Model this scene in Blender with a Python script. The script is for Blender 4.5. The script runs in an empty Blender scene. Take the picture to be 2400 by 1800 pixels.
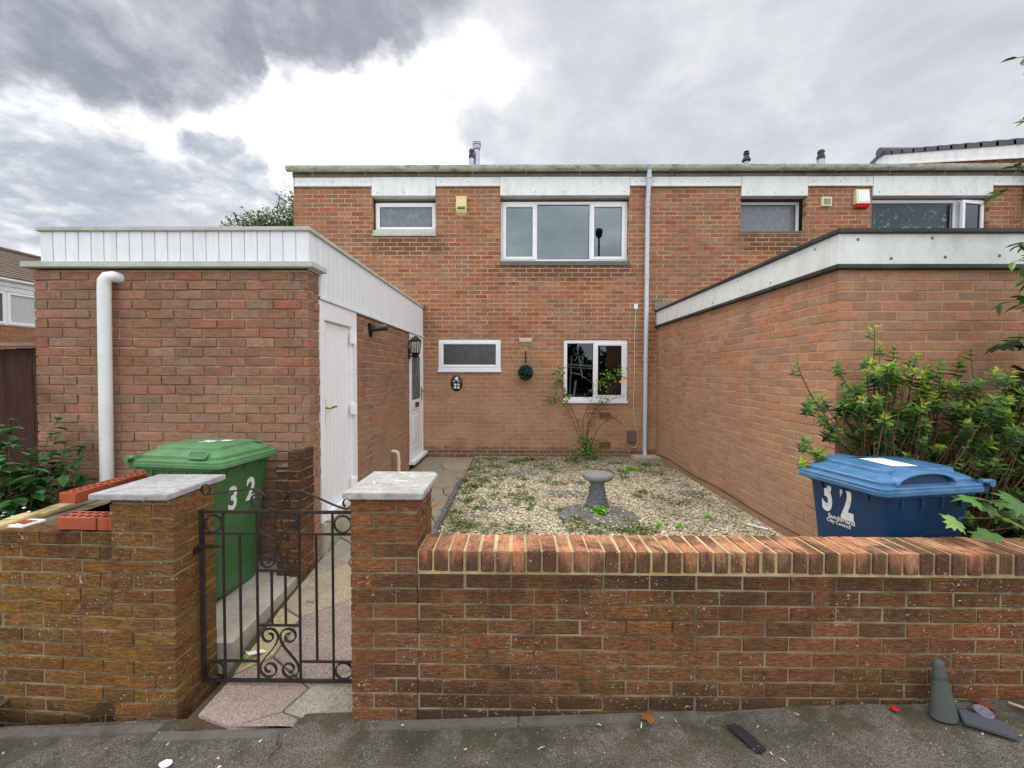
import bpy, bmesh, math, random
import numpy as np
from mathutils import Vector, Matrix, Euler
rnd = random.Random(7)
npr = np.random.default_rng(11)
C = bpy.context.scene.collection
sc = bpy.context.scene
R = math.radians
def S(r, g, b, a=1.0):                       # display colour 0..255 -> linear
    f = lambda c: (c/255/12.92) if c/255 <= .04045 else ((c/255+.055)/1.055)**2.4
    return (f(r), f(g), f(b), a)
# ------------------------------------------------------------------ camera
cam = bpy.data.objects.new('camera', bpy.data.cameras.new('camera')); C.objects.link(cam)
cam.data.sensor_width = 36; cam.data.lens = 998.2/2400*36
cam.data.clip_start = .05; cam.data.clip_end = 500
yaw, pitch, roll = .011, -.0273, -.0025
Rz = Matrix.Rotation(yaw, 3, 'Z'); Rx = Matrix.Rotation(pitch, 3, 'X'); Ry = Matrix.Rotation(roll, 3, 'Y')
M = (Rz @ Rx @ Ry) @ Matrix.Rotation(math.pi/2, 3, 'X')
cam.matrix_world = Matrix.Translation((0, 0, 1.70)) @ M.to_4x4()
sc.camera = cam
# ------------------------------------------------------------------ render
sc.render.engine = 'CYCLES'
sc.cycles.use_denoising = True
sc.cycles.max_bounces = 8; sc.cycles.transparent_max_bounces = 12
sc.view_settings.view_transform = 'Standard'; sc.view_settings.look = 'None'
sc.view_settings.gamma = 1; sc.view_settings.exposure = 0.20
# ------------------------------------------------------------------ node helper
class NT:
    def __init__(s, tree): s.t = tree; s.L = tree.links
    def n(s, typ, ins=None, **props):
        nd = s.t.nodes.new('ShaderNode'+typ)
        for k, v in props.items(): setattr(nd, k, v)
        for k, v in (ins or {}).items(): s.put(nd.inputs[k], v)
        return nd
    def put(s, sock, v):
        if isinstance(v, bpy.types.NodeSocket): s.L.new(v, sock)
        elif v is not None: sock.default_value = v
    def math(s, op, a, b=0.0, c=0.0, clamp=False):
        nd = s.n('Math', {0: a, 1: b, 2: c}, operation=op); nd.use_clamp = clamp; return nd.outputs[0]
    def vmath(s, op, a, b=None, scale=None):
        nd = s.n('VectorMath', {0: a}, operation=op)
        if b is not None: s.put(nd.inputs[1], b)
        if scale is not None: s.put(nd.inputs[3], scale)
        return nd
    def mix(s, f, a, b, blend='MIX'):
        nd = s.n('Mix', data_type='RGBA', blend_type=blend)
        s.put(nd.inputs[0], f); s.put(nd.inputs[6], a); s.put(nd.inputs[7], b); return nd.outputs[2]
    def ramp(s, f, stops, interp='LINEAR'):
        nd = s.n('ValToRGB', {0: f}); cr = nd.color_ramp; cr.interpolation = interp
        while len(cr.elements) < len(stops): cr.elements.new(.5)
        for e, (p, c) in zip(cr.elements, stops):
            e.position = p; e.color = c if not isinstance(c, (int, float)) else (c, c, c, 1)
        return nd.outputs[0]
    def mr(s, v, a, b, c=0.0, d=1.0, smooth=True):
        nd = s.n('MapRange', {0: v, 1: a, 2: b, 3: c, 4: d}); nd.interpolation_type = 'SMOOTHSTEP' if smooth else 'LINEAR'
        return nd.outputs[0]
    def noise(s, vec, scale, detail=4, rough=.55, dist=0.0, sv=None):
        if sv is not None: vec = s.vmath('MULTIPLY', vec, sv).outputs[0]
        return s.n('TexNoise', {'Vector': vec, 'Scale': scale, 'Detail': detail, 'Roughness': rough, 'Distortion': dist}).outputs[0]
    def voro(s, vec, scale, feature='F1', out=0, rand=1.0):
        nd = s.n('TexVoronoi', {'Vector': vec, 'Scale': scale, 'Randomness': rand}, feature=feature); return nd.outputs[out]
def newmat(name):
    m = bpy.data.materials.new(name); m.use_nodes = True; m.node_tree.nodes.clear(); t = NT(m.node_tree)
    t.out = t.n('OutputMaterial'); return m, t
def obj_co(t): return t.n('TexCoord').outputs['Object']
def finish(t, col, rough=.8, bump=None, bstr=.3, bdist=.004, spec=.3, metal=0.0, **kw):
    ins = {'Base Color': col, 'Roughness': rough, 'Specular IOR Level': spec, 'Metallic': metal}; ins.update(kw)
    p = t.n('BsdfPrincipled', ins)
    if bump is not None:
        b = t.n('Bump', {'Strength': bstr, 'Distance': bdist, 'Height': bump}); t.L.new(b.outputs[0], p.inputs['Normal'])
    t.L.new(p.outputs[0], t.out.inputs[0]); return p
# ------------------------------------------------------------------ sky
SUN_EL, SUN_AZ = R(50), R(-22)              # towards the house, a little left (azimuth from +Y)
world = bpy.data.worlds.new('World'); sc.world = world; world.use_nodes = True
world.node_tree.nodes.clear(); w = NT(world.node_tree)
d = w.n('TexCoord').outputs['Generated']
sep = w.n('SeparateXYZ', {0: d})
dx, dy, dz = sep.outputs
zz = w.math('MAXIMUM', dz, 0.0)
den = w.math('ADD', zz, .22)
cp = w.n('CombineXYZ', {0: w.math('DIVIDE', dx, den), 1: w.math('DIVIDE', dy, den), 2: 0.0}).outputs[0]
n_big = w.noise(cp, 1.5, 9, .6, .25)
n_mid = w.noise(w.vmath('ADD', cp, (3.1, 1.7, .4)).outputs[0], 3.4, 9, .62, .3)
n_fine = w.noise(w.vmath('ADD', cp, (7.1, 4.7, .4)).outputs[0], 7.0, 8, .62, .2)
wob = w.n('TexNoise', {'Vector': d, 'Scale': 4.5, 'Detail': 8.0, 'Roughness': .62}).outputs[1]
dw = w.vmath('ADD', d, w.vmath('SCALE', w.vmath('SUBTRACT', wob, (.5, .5, .5)).outputs[0], scale=.24).outputs[0]).outputs[0]
dw = w.vmath('NORMALIZE', dw).outputs[0]
def pix(px, py):                            # a direction of the sky, written as seen from the pavement
    v = Vector(((px-1211)/998, 1, (873-py)/998)); return v.normalized()
def blob(px, py, rad, soft):
    ds = w.vmath('DISTANCE', dw, tuple(pix(px, py))).outputs['Value']
    return w.mr(ds, rad, max(rad-soft, 0.0))
def vmax(lst):
    o = lst[0]
    for k in lst[1:]: o = w.math('MAXIMUM', o, k)
    return o
dark = vmax([blob(-60, 20, .16, .10), blob(120, 40, .15, .09), blob(280, 70, .14, .09), blob(430, 60, .13, .08), blob(150, 150, .10, .07), blob(580, 130, .07, .05), blob(660, 30, .13, .08), blob(800, 60, .13, .06), blob(900, 30, .13, .07),
             blob(790, 130, .07, .05), blob(480, -60, .2, .12), blob(1040, -60, .14, .10)])
dark2 = vmax([blob(60, 380, .09, .07), blob(200, 400, .10, .07), blob(330, 420, .10, .07), blob(20, 480, .10, .08), blob(450, 450, .09, .06), blob(480, 340, .055, .035), blob(540, 430, .07, .05), blob(600, 470, .05, .04), blob(280, 330, .07, .05), blob(150, 500, .12, .09)])
bright = vmax([blob(900, 230, .22, .17), blob(720, 290, .20, .15), blob(1120, 180, .16, .16), blob(500, 270, .12, .09), blob(330, 255, .10, .08), blob(130, 250, .09, .08), blob(-40, 270, .09, .08), blob(950, 370, .21, .20), blob(640, 400, .13, .11), blob(60, 620, .06, .05)])
bright = w.math('MULTIPLY', bright, w.mr(w.math('ADD', w.math('MULTIPLY', n_mid, .5), w.math('MULTIPLY', n_fine, .5)), .36, .60, .28, 1.0))
grey = vmax([blob(1070, 40, .14, .11), blob(1220, 50, .15, .12), blob(1130, 300, .13, .11), blob(1260, 330, .17, .13), blob(700, 215, .05, .05)])
bright = w.math('MULTIPLY', bright, w.math('SUBTRACT', 1.0, w.math('MULTIPLY', grey, .85)))
base = w.ramp(w.math('ADD', w.math('MULTIPLY', n_mid, .7), w.math('MULTIPLY', n_fine, .3)),
              [(.30, S(188, 191, 199)), (.5, S(207, 209, 215)), (.70, S(232, 233, 236))])
darkc = w.ramp(w.math('ADD', w.math('MULTIPLY', n_mid, .6), w.math('MULTIPLY', n_fine, .4)),
               [(.32, S(126, 130, 143)), (.48, S(152, 156, 168)), (.60, S(190, 193, 202)), (.70, S(234, 234, 238))])
dark2c = w.ramp(w.math('ADD', w.math('MULTIPLY', n_mid, .45), w.math('MULTIPLY', n_fine, .55)),
                [(.34, S(160, 169, 184)), (.48, S(186, 193, 204)), (.57, S(220, 223, 228)), (.65, S(254, 252, 249))])
col = w.mix(w.math('MULTIPLY', bright, 1.0), base, (1.75, 1.75, 1.72, 1))
col = w.mix(dark2, col, dark2c)
col = w.mix(dark, col, darkc)
front = w.mr(dy, -.15, .30)                 # the sky over the street, behind the viewer
back = w.ramp(w.math('ADD', w.math('MULTIPLY', n_big, .6), w.math('MULTIPLY', n_mid, .4)),
              [(.32, (.95, 1.04, 1.12, 1)), (.50, (1.55, 1.62, 1.68, 1)), (.68, (2.3, 2.33, 2.35, 1))])  # out-of-frame sky made brighter to light the house front
col = w.mix(front, back, col)
zen = w.mr(dz, .72, .92)                    # unseen sky overhead, brightened to light the scene
col = w.mix(zen, col, (2.7, 2.7, 2.75, 1))
sky = w.n('TexSky', sky_type='NISHITA', sun_disc=False, sun_elevation=SUN_EL, sun_rotation=SUN_AZ)
col = w.mix(.94, w.vmath('SCALE', sky.outputs[0], scale=.08).outputs[0], col)
gnd = w.mr(dz, -.02, -.10)
col = w.mix(gnd, col, (.10, .095, .085, 1))
bg = w.n('Background', {'Color': col, 'Strength': 1.0})
w.L.new(bg.outputs[0], w.n('OutputWorld').inputs[0])
sun = bpy.data.objects.new('sun', bpy.data.lights.new('sun', 'SUN')); C.objects.link(sun)
sun.data.energy = 1.3; sun.data.angle = R(22); sun.data.color = (1, .95, .87)
sd = Vector((math.sin(SUN_AZ)*math.cos(SUN_EL), math.cos(SUN_AZ)*math.cos(SUN_EL), math.sin(SUN_EL)))
sun.rotation_euler = sd.to_track_quat('Z', 'Y').to_euler()
# ------------------------------------------------------------------ mesh builder
class MB:
    def __init__(s): s.v = []; s.f = []; s.m = []; s.a = []
    def add(s, vs, fs, mi=0, at=None):
        o = len(s.v); s.v.extend([tuple(p) for p in vs])
        at = at or (rnd.random(), rnd.random(), rnd.random(), 1)
        for f in fs: s.f.append([i+o for i in f]); s.m.append(mi); s.a.append(at)
    def box(s, x0, x1, y0, y1, z0, z1, mi=0, at=None, T=None):
        vs = [(x, y, z) for z in (z0, z1) for y in (y0, y1) for x in (x0, x1)]
        if T is not None: vs = [T @ Vector(p) for p in vs]
        s.add(vs, [(0, 2, 3, 1), (4, 5, 7, 6), (0, 1, 5, 4), (2, 6, 7, 3), (0, 4, 6, 2), (1, 3, 7, 5)], mi, at)
    def bbox(s, x0, x1, y0, y1, z0, z1, b=.003, mi=0, at=None, T=None):     # bevelled box
        if x1 < x0: x0, x1 = x1, x0
        if y1 < y0: y0, y1 = y1, y0
        b = min(b, (x1-x0)*.4, (y1-y0)*.4, (z1-z0)*.4)
        bm = bmesh.new(); bmesh.ops.create_cube(bm, size=1)
        for q in bm.verts: q.co = Vector((x0+(q.co.x+.5)*(x1-x0), y0+(q.co.y+.5)*(y1-y0), z0+(q.co.z+.5)*(z1-z0)))
        bmesh.ops.bevel(bm, geom=bm.edges[:], offset=b, segments=2, affect='EDGES')
        s.frombm(bm, mi, at, T)
    def frombm(s, bm, mi=0, at=None, T=None):
        bm.verts.ensure_lookup_table()
        vs = [(T @ q.co) if T is not None else q.co.copy() for q in bm.verts]
        s.add(vs, [[q.index for q in f.verts] for f in bm.faces], mi, at); bm.free()
    def tube(s, pts, r, n=8, mi=0, at=None, caps=True, sq=None):
        pts = [Vector(p) for p in pts]; rs = r if isinstance(r, (list, tuple)) else [r]*len(pts)
        rings = []; up = Vector((0, 0, 1)); prev = None
        for i, p in enumerate(pts):
            t = (pts[min(i+1, len(pts)-1)]-pts[max(i-1, 0)])
            if t.length < 1e-9: t = Vector((0, 0, 1))
            t.normalize()
            if prev is None:
                a = t.cross(up)
                if a.length < 1e-3: a = t.cross(Vector((1, 0, 0)))
            else: a = prev-t*prev.dot(t)
            a.normalize(); prev = a; b = t.cross(a)
            rings.append([p+(a*math.cos(2*math.pi*k/n)+b*math.sin(2*math.pi*k/n))*rs[i] for k in range(n)])
        vs = [q for rg in rings for q in rg]; fs = []
        for i in range(len(pts)-1):
            for k in range(n): fs.append((i*n+k, i*n+(k+1) % n, (i+1)*n+(k+1) % n, (i+1)*n+k))
        if caps: fs.append(tuple(range(n))[::-1]); fs.append(tuple((len(pts)-1)*n+k for k in range(n)))
        s.add(vs, fs, mi, at)
    def lathe(s, prof, n=24, c=(0, 0, 0), mi=0, at=None, T=None):
        vs = []; fs = []
        for (r, z) in prof:
            for k in range(n):
                a = 2*math.pi*k/n; vs.append(Vector((c[0]+r*math.cos(a), c[1]+r*math.sin(a), c[2]+z)))
        for i in range(len(prof)-1):
            for k in range(n): fs.append((i*n+k, i*n+(k+1) % n, (i+1)*n+(k+1) % n, (i+1)*n+k))
        if prof[0][0] > 1e-4: fs.append(tuple(range(n))[::-1])
        if prof[-1][0] > 1e-4: fs.append(tuple((len(prof)-1)*n+k for k in range(n)))
        if T is not None: vs = [T @ q for q in vs]
        s.add(vs, fs, mi, at)
    def prism(s, poly, axis, a0, a1, mi=0, at=None, T=None):    # poly in the two other axes
        n = len(poly); vs = []
        for a in (a0, a1):
            for (p, q) in poly: vs.append(Vector({'x': (a, p, q), 'y': (p, a, q), 'z': (p, q, a)}[axis]))
        if T is not None: vs = [T @ q for q in vs]
        s.add(vs, [tuple(range(n)), tuple(range(2*n-1, n-1, -1))]+[(i, i+n, (i+1) % n+n, (i+1) % n) for i in range(n)], mi, at)
    def build(s, name, mats, parent=None, smooth=None, recalc=True):
        me = bpy.data.meshes.new(name); me.from_pydata(s.v, [], s.f)
        mats = mats if isinstance(mats, (list, tuple)) else [mats]
        for m in mats: me.materials.append(m)
        me.polygons.foreach_set('material_index', s.m)
        at = me.attributes.new('br', 'FLOAT_COLOR', 'FACE'); at.data.foreach_set('color', np.array(s.a, dtype=np.float32).ravel())
        if recalc:
            bm = bmesh.new(); bm.from_mesh(me); bmesh.ops.recalc_face_normals(bm, faces=bm.faces[:]); bm.to_mesh(me); bm.free()
        if smooth: me.shade_smooth(); me.set_sharp_from_angle(angle=R(smooth))
        me.update()
        return link(name, me, parent)
def wloc(o):
    v = Vector((0, 0, 0))
    while o is not None: v += o.location; o = o.parent
    return v
def link(name, me, parent=None, local=False):
    o = bpy.data.objects.new(name, me); C.objects.link(o)
    if parent is not None:
        o.parent = parent
        if not local: o.location = -wloc(parent)      # meshes are written in world coordinates
    return o
def thing(name, loc, label, cat, group=None, rz=0):
    o = bpy.data.objects.new(name, None); C.objects.link(o); o.empty_display_size = .1
    o.location = loc; o.rotation_euler = (0, 0, rz); tag(o, label, cat, group); return o
def tag(o, label, cat, group=None):
    o['label'] = label; o['category'] = cat
    if group: o['group'] = group
    return o
def struct(o): o['kind'] = 'structure'; return o
def stuff(o, label=None):
    o['kind'] = 'stuff'
    if label: o['label'] = label; o['category'] = 'ground cover'
    return o
# ------------------------------------------------------------------ materials
def br(t):
    a = t.n('Attribute', attribute_name='br'); q = t.n('SeparateColor', {0: a.outputs['Color']}); return q.outputs[0], q.outputs[1], q.outputs[2]
def mat_brick(name, pal, streak=.5, grime=None, lichen=0.0, axis='h', pale=None, bstr=.5, olive=0.0, gvar=.26, run=None, spots=(), sdark=(.03, .02, .014, 1)):
    m, t = newmat(name); co = obj_co(t); r, g, b = br(t)
    n = len(pal); c = t.ramp(r, [(i/n, p) for i, p in enumerate(pal)], 'LINEAR')
    v = t.math('MULTIPLY_ADD', g, gvar, 1-gvar*.5)
    c = t.mix(1.0, c, t.n('CombineColor', {0: v, 1: v, 2: v}).outputs[0], 'MULTIPLY')
    z = t.n('SeparateXYZ', {0: co}).outputs[2]
    patch = t.noise(co, 13, 6, .68)
    c = t.mix(t.mr(patch, .44, .66, 0, .45), c, t.mix(1.0, c, (.66, .64, .63, 1), 'MULTIPLY'))
    c = t.mix(t.mr(patch, .46, .30, 0, .35), c, t.mix(1.0, c, (1.35, 1.35, 1.38, 1), 'MULTIPLY'))
    sv = {'h': (22, 22, 118), 'v': (120, 40, 12), 'top': (120, 14, 26)}[axis]
    st = t.noise(co, 1.0, 5, .68, .4, sv)
    fine = t.noise(co, 210, 3, .6)
    if pale:
        f = t.math('MULTIPLY', t.mr(t.math('ADD', z, t.math('MULTIPLY', t.noise(co, 1.3, 4), .9)), pale[0], pale[1], pale[2], 0), t.mr(t.noise(co, 3.0, 5), .3, .6, .45, 1))
        c = t.mix(f, c, pale[3])
    if olive:
        c = t.mix(t.mr(t.noise(co, 2.1, 5, .6), .40, .62, 0, olive), c, S(158, 112, 46))
    grit = t.noise(co, 95, 5, .75)
    c = t.mix(t.mr(st, .40, .58, .66*streak, 0), c, sdark)
    c = t.mix(t.mr(grit, .54, .40, 0, .30), c, t.mix(1.0, c, (.45, .42, .40, 1), 'MULTIPLY')); c = t.mix(t.mr(grit, .54, .68, 0, .35), c, t.mix(1.0, c, (1.5, 1.45, 1.4, 1), 'MULTIPLY'))
    c = t.mix(t.mr(fine, .45, .75, 0, .25), c, t.mix(1.0, c, (1.5, 1.4, 1.3, 1), 'MULTIPLY'))
    if grime:
        gn = t.noise(co, grime[0], 6, .64, .4, grime[3] if len(grime) > 3 else None)
        c = t.mix(t.mr(gn, grime[1], grime[1]+.16, 0, grime[2]), c, (.030, .024, .019, 1))
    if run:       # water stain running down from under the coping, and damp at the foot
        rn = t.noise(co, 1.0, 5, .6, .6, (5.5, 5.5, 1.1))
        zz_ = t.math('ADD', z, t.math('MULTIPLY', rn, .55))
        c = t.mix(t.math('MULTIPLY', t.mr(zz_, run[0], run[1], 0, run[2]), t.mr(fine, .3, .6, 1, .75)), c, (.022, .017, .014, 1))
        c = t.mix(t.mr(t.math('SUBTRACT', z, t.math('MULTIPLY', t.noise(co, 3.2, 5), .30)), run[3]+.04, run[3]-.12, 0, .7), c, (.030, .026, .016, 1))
    for (sx, sz, rx, rz) in spots:       # damp stains under sills and along the foot of the wall
        x_ = t.n('SeparateXYZ', {0: co}).outputs[0]
        ax = t.math('DIVIDE', t.math('ABSOLUTE', t.math('SUBTRACT', x_, sx)), rx); az = t.math('DIVIDE', t.math('ABSOLUTE', t.math('SUBTRACT', z, sz)), rz)
        q_ = t.math('ADD', t.math('MAXIMUM', ax, az), t.math('MULTIPLY', t.math('SUBTRACT', t.noise(co, 4.5, 5, .65), .5), 1.6))
        c = t.mix(t.mr(q_, 1.05, .55, 0, .6), c, S(74, 58, 48))
    if lichen:
        lv = t.noise(co, 78, 3, .6, .5); lm = t.noise(co, 3.3, 4, .6)
        c = t.mix(t.math('MULTIPLY', t.mr(lv, .63, .69), t.mr(lm, .40, .60, 0, lichen)), c, S(206, 194, 176))
        big = t.noise(co, 21, 3, .6, .8); c = t.mix(t.math('MULTIPLY', t.mr(big, .69, .73), t.mr(lm, .45, .6, 0, .8)), c, S(196, 186, 172))
    h = t.math('ADD', t.math('MULTIPLY', st, .7*streak+.2), t.math('ADD', t.math('MULTIPLY', fine, .25), t.math('MULTIPLY', grit, .4)))
    finish(t, c, .92, h, bstr, .006, .12); return m
def mat_mortar(name, c0, c1, dirt=.4, lichen=0):
    m, t = newmat(name); co = obj_co(t)
    c = t.mix(t.mr(t.noise(co, 5, 5, .6), .35, .65), c0, c1)
    c = t.mix(t.mr(t.noise(co, 2.1, 5, .65, .4), .46, .68, 0, dirt), c, (.03, .025, .02, 1))
    finish(t, c, .95, t.noise(co, 160, 3), .5, .004, .1); return m
def mat_plain(name, col, rough=.5, dirt=.15, dscale=5, spec=.4, metal=0, bump=.08, bscale=180, dcol=(.05, .045, .035, 1), sv=None):
    m, t = newmat(name); co = obj_co(t)
    n = t.noise(co, dscale, 6, .65, .3, sv)
    c = t.mix(t.mr(n, .42, .74, 0, dirt), col, dcol)
    c = t.mix(t.mr(t.noise(co, dscale*7, 4), .45, .75, 0, dirt*.5), c, dcol)
    rr = t.mr(n, .3, .7, rough*.85, min(rough*1.25, 1))
    finish(t, c, rr, t.noise(co, bscale, 3), bump, .002, spec, metal); return m
fac_pal = [S(155, 104, 81), S(166, 114, 89), S(149, 105, 84), S(161, 121, 96), S(138, 115, 94), S(171, 109, 82), S(151, 114, 92), S(156, 99, 74)]
BR_FAC = mat_brick('facade_brick', fac_pal, .16, (1.7, .56, .35), 0, 'h', (1.4, 3.0, .85, S(190, 150, 122)), .35, gvar=.24, spots=[(-1.96, 3.93, .85, .24), (.8, 3.44, 1.5, .16), (4.4, 3.95, .7, .2), (-1.0, .28, 5.5, .12)])
BR_OUT = mat_brick('outbuilding_brick', [S(157, 113, 93), S(145, 108, 90), S(164, 117, 95), S(140, 116, 97), S(160, 123, 105), S(162, 105, 84), S(151, 117, 97)], .38, (1.6, .55, .4), 0, 'h', (1.0, 2.4, .65, S(178, 143, 119)), .6, gvar=.22)
BR_EXT = mat_brick('extension_brick', [S(182, 132, 103), S(190, 140, 112), S(174, 127, 100), S(168, 134, 111), S(192, 132, 104), S(183, 143, 119)], .22, (1.8, .60, .3), 0, 'h', (.8, 2.6, .7, S(191, 156, 130)), .45, .10, gvar=.18)
BR_WALL = mat_brick('wall_brick', [S(134, 90, 64), S(124, 85, 59), S(140, 92, 63), S(115, 83, 60), S(137, 98, 71), S(143, 90, 59), S(110, 79, 56)], .85, (2.6, .53, .5), .8, 'h', None, 1.0, .30, .24, (.76, 1.02, .72, .0))
BR_PIL = mat_brick('pillar_brick', [S(134, 90, 64), S(124, 83, 60), S(139, 92, 64), S(114, 82, 61), S(136, 97, 71), S(143, 88, 59), S(111, 78, 57)], .8, (2.3, .56, .5), 1.0, 'h', None, 1.0, .3, .24)
BR_LEFT = mat_brick('old_wall_brick', [S(136, 99, 59), S(130, 97, 56), S(140, 94, 59), S(125, 87, 58), S(148, 110, 61), S(131, 91, 58), S(114, 82, 57)], .8, (2.2, .52, .7), 1.1, 'h', None, 1.0, .5, .22, (.96, 1.20, .7, -.20))
BR_LPIL = mat_brick('old_pillar_brick', [S(132, 95, 57), S(127, 93, 56), S(134, 90, 58), S(119, 85, 56), S(137, 102, 60)], .8, (2.2, .56, .5), 1.1, 'h', None, 1.0, .45, .2)
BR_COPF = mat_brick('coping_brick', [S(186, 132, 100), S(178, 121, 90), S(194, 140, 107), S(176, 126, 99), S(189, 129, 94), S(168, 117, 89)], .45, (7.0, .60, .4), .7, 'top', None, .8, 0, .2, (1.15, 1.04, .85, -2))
BR_RED = mat_plain('red_perforated_brick', S(170, 86, 60), .75, .25, 9, .2, 0, .2, 120)
MO_FAC = mat_mortar('facade_mortar', S(196, 162, 127), S(176, 146, 116), .3)
MO_OUT = mat_mortar('outbuilding_mortar', S(196, 168, 138), S(166, 140, 114), .35)
MO_WALL = mat_mortar('wall_mortar', S(158, 144, 116), S(118, 106, 84), .8)
MO_COP = mat_mortar('coping_mortar', S(196, 178, 132), S(164, 144, 104), .45)
WHITE = mat_plain('white_plastic', S(236, 236, 238), .35, .05, 4, .4, 0, .02)
WHITE_B = mat_plain('white_board', S(230, 232, 232), .5, .20, 2.2, .35, 0, .05, 60, S(120, 112, 98), (4, 4, 1.2))
OLDWHITE = mat_plain('weathered_white_board', S(228, 230, 226), .6, .2, 3.0, .3, 0, .1, 60, S(120, 122, 100), (2.5, 2.5, 1.0))
CLAD = mat_plain('white_cladding', S(228, 230, 234), .4, .16, 2.5, .4, 0, .03, 180, S(130, 128, 118), (7, 7, .9))
LEDGE = mat_plain('grey_ledge', S(190, 190, 182), .7, .4, 5, .2, 0, .15, 60, S(130, 132, 116))
BLACKTRIM = mat_plain('black_trim', S(46, 46, 48), .5, .3, 6, .35, 0, .15, 60, S(120, 118, 112))
GUTTER = mat_plain('grey_green_gutter', S(184, 190, 172), .6, .85, 4, .3, 0, .12, 60, S(92, 92, 66), (1, 1, 3))
EAVE = mat_plain('weathered_eave_board', S(128, 118, 108), .8, .5, 5, .2, 0, .2, 40)
PIPEG = mat_plain('grey_plastic_pipe', S(196, 202, 214), .4, .1, 4, .4, 0, .02)
PIPEW = mat_plain('white_plastic_pipe', S(226, 228, 228), .45, .3, 6, .4, 0, .05, 60, S(170, 176, 160), (1, 1, .4))
LEAD = mat_plain('lead_flashing', S(118, 124, 128), .6, .3, 6, .3, 0, .2, 30)
SLATE = mat_plain('grey_roof_tile', S(92, 94, 100), .75, .35, 4, .25, 0, .2, 60)
BROWNTILE = mat_plain('brown_roof_tile', S(104, 90, 80), .85, .4, 3, .2, 0, .2, 60)
STEEL = mat_plain('galvanised_flue', S(170, 174, 186), .4, .15, 8, .5, .7, .02)
DARKM = mat_plain('dark_plastic', S(44, 44, 46), .5, .2, 8, .4)
BLACKP = mat_plain('black_paint', S(22, 22, 25), .35, .12, 8, .5)
IRON = mat_plain('rusty_black_iron', S(42, 38, 36), .6, .35, 14, .35, .1, .25, 150, S(92, 68, 52))
BRASS = mat_plain('brass', S(190, 150, 70), .3, .15, 8, .5, .9, .02)
CREAM = mat_plain('cream_plastic', S(222, 206, 150), .45, .12, 5, .4)
CREAM_E = mat_plain('cream_alarm', S(228, 224, 190), .45, .08, 5, .4)
REDP = mat_plain('red_plastic', S(196, 22, 30), .4, .05, 5, .4)
BEIGE = mat_plain('beige_plastic', S(222, 208, 178), .45, .15, 6, .4)
BROWNP = mat_plain('brown_plastic', S(112, 92, 84), .5, .15, 6, .4)
SLOT = mat_plain('dark_slot', (.01, .01, .01, 1), .9, 0, 5, .1)
CONC = mat_plain('concrete', S(184, 176, 160), .92, .45, 3.5, .15, 0, .5, 90, S(96, 92, 78))
def mat_cap(name, a, b_, lich):
    m, t = newmat(name); co = obj_co(t)
    c = t.mix(t.mr(t.noise(co, 9, 6, .7, .6), .36, .64), a, b_)
    c = t.mix(t.mr(t.noise(co, 26, 5, .7), .52, .66, 0, .55), c, S(122, 118, 110))
    g_ = t.noise(co, 150, 4, .75); c = t.mix(t.mr(g_, .50, .64, 0, .45), c, S(112, 108, 104)); c = t.mix(t.mr(t.noise(co, 13, 4, .6, 1.0), .60, .68, 0, lich), c, S(206, 206, 196))
    finish(t, c, .92, t.math('ADD', g_, t.noise(co, 30, 4, .7)), .7, .006, .15); return m
CAPST = mat_cap('grey_capstone', S(162, 160, 162), S(184, 182, 182), .35); CAPST2 = mat_cap('lichened_capstone', S(158, 156, 150), S(180, 179, 174), .7)
STONEG = mat_plain('grey_painted_stone', S(124, 127, 134), .85, .3, 9, .2, 0, .5, 60, S(70, 72, 78))
BIRDTOP = mat_plain('worn_stone_bowl', S(138, 135, 132), .9, .5, 12, .15, 0, .5, 60, S(110, 100, 92))
SLABD = mat_plain('dark_stepping_stone', S(112, 108, 105), .92, .5, 7, .15, 0, .5, 70, S(96, 92, 88))
SOIL = mat_plain('soil', S(82, 70, 56), .95, .5, 9, .1, 0, .9, 50, S(40, 34, 28))
FENCE = mat_plain('dark_fence_wood', S(74, 50, 44), .85, .5, 4, .15, 0, .4, 40, S(32, 26, 24), (6, 6, .6))
GREENBIN = mat_plain('green_bin_plastic', S(70, 108, 66), .45, .5, 5, .35, 0, .06, 260, S(96, 128, 92))
GREENLID = mat_plain('green_lid_plastic', S(84, 128, 82), .46, .5, 5, .35, 0, .06, 260, S(120, 160, 120))
BLUEBIN = mat_plain('blue_bin_plastic', S(22, 60, 98), .46, .5, 5, .35, 0, .06, 260, S(40, 60, 90))
BLUELID = mat_plain('blue_lid_plastic', S(58, 104, 144), .42, .45, 5, .35, 0, .06, 260, S(110, 146, 186))
RUBBER = mat_plain('black_rubber', S(30, 30, 32), .8, .2, 9, .2)
CONEM = mat_plain('grey_rubber_cone', S(78, 82, 78), .6, .35, 9, .3, 0, .15, 90, S(66, 68, 62))
LETTER = mat_plain('white_lettering', S(238, 238, 236), .5, .28, 16, .3)
PAPER = mat_plain('white_paper', S(236, 232, 228), .8, .2, 14, .2, 0, .05, 60, S(170, 150, 150))
STEM = mat_plain('brown_stem', S(104, 78, 58), .85, .3, 14, .2)
BARK = mat_plain('bark', S(86, 74, 62), .95, .5, 8, .1, 0, .8, 30)
YELLOW = mat_plain('yellow_petal', S(240, 176, 40), .6, .1, 20, .3)
PURPLE = mat_plain('purple_flower', S(170, 96, 150), .7, .2, 20, .2)
FLWHITE = mat_plain('white_flower', S(236, 236, 214), .7, .05, 20, .2)
ROOM = mat_plain('dim_room_wall', S(92, 92, 94), .9, .1, 2, .1)
ROOMD = mat_plain('dark_room_wall', S(46, 46, 50), .9, .1, 2, .1)
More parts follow.
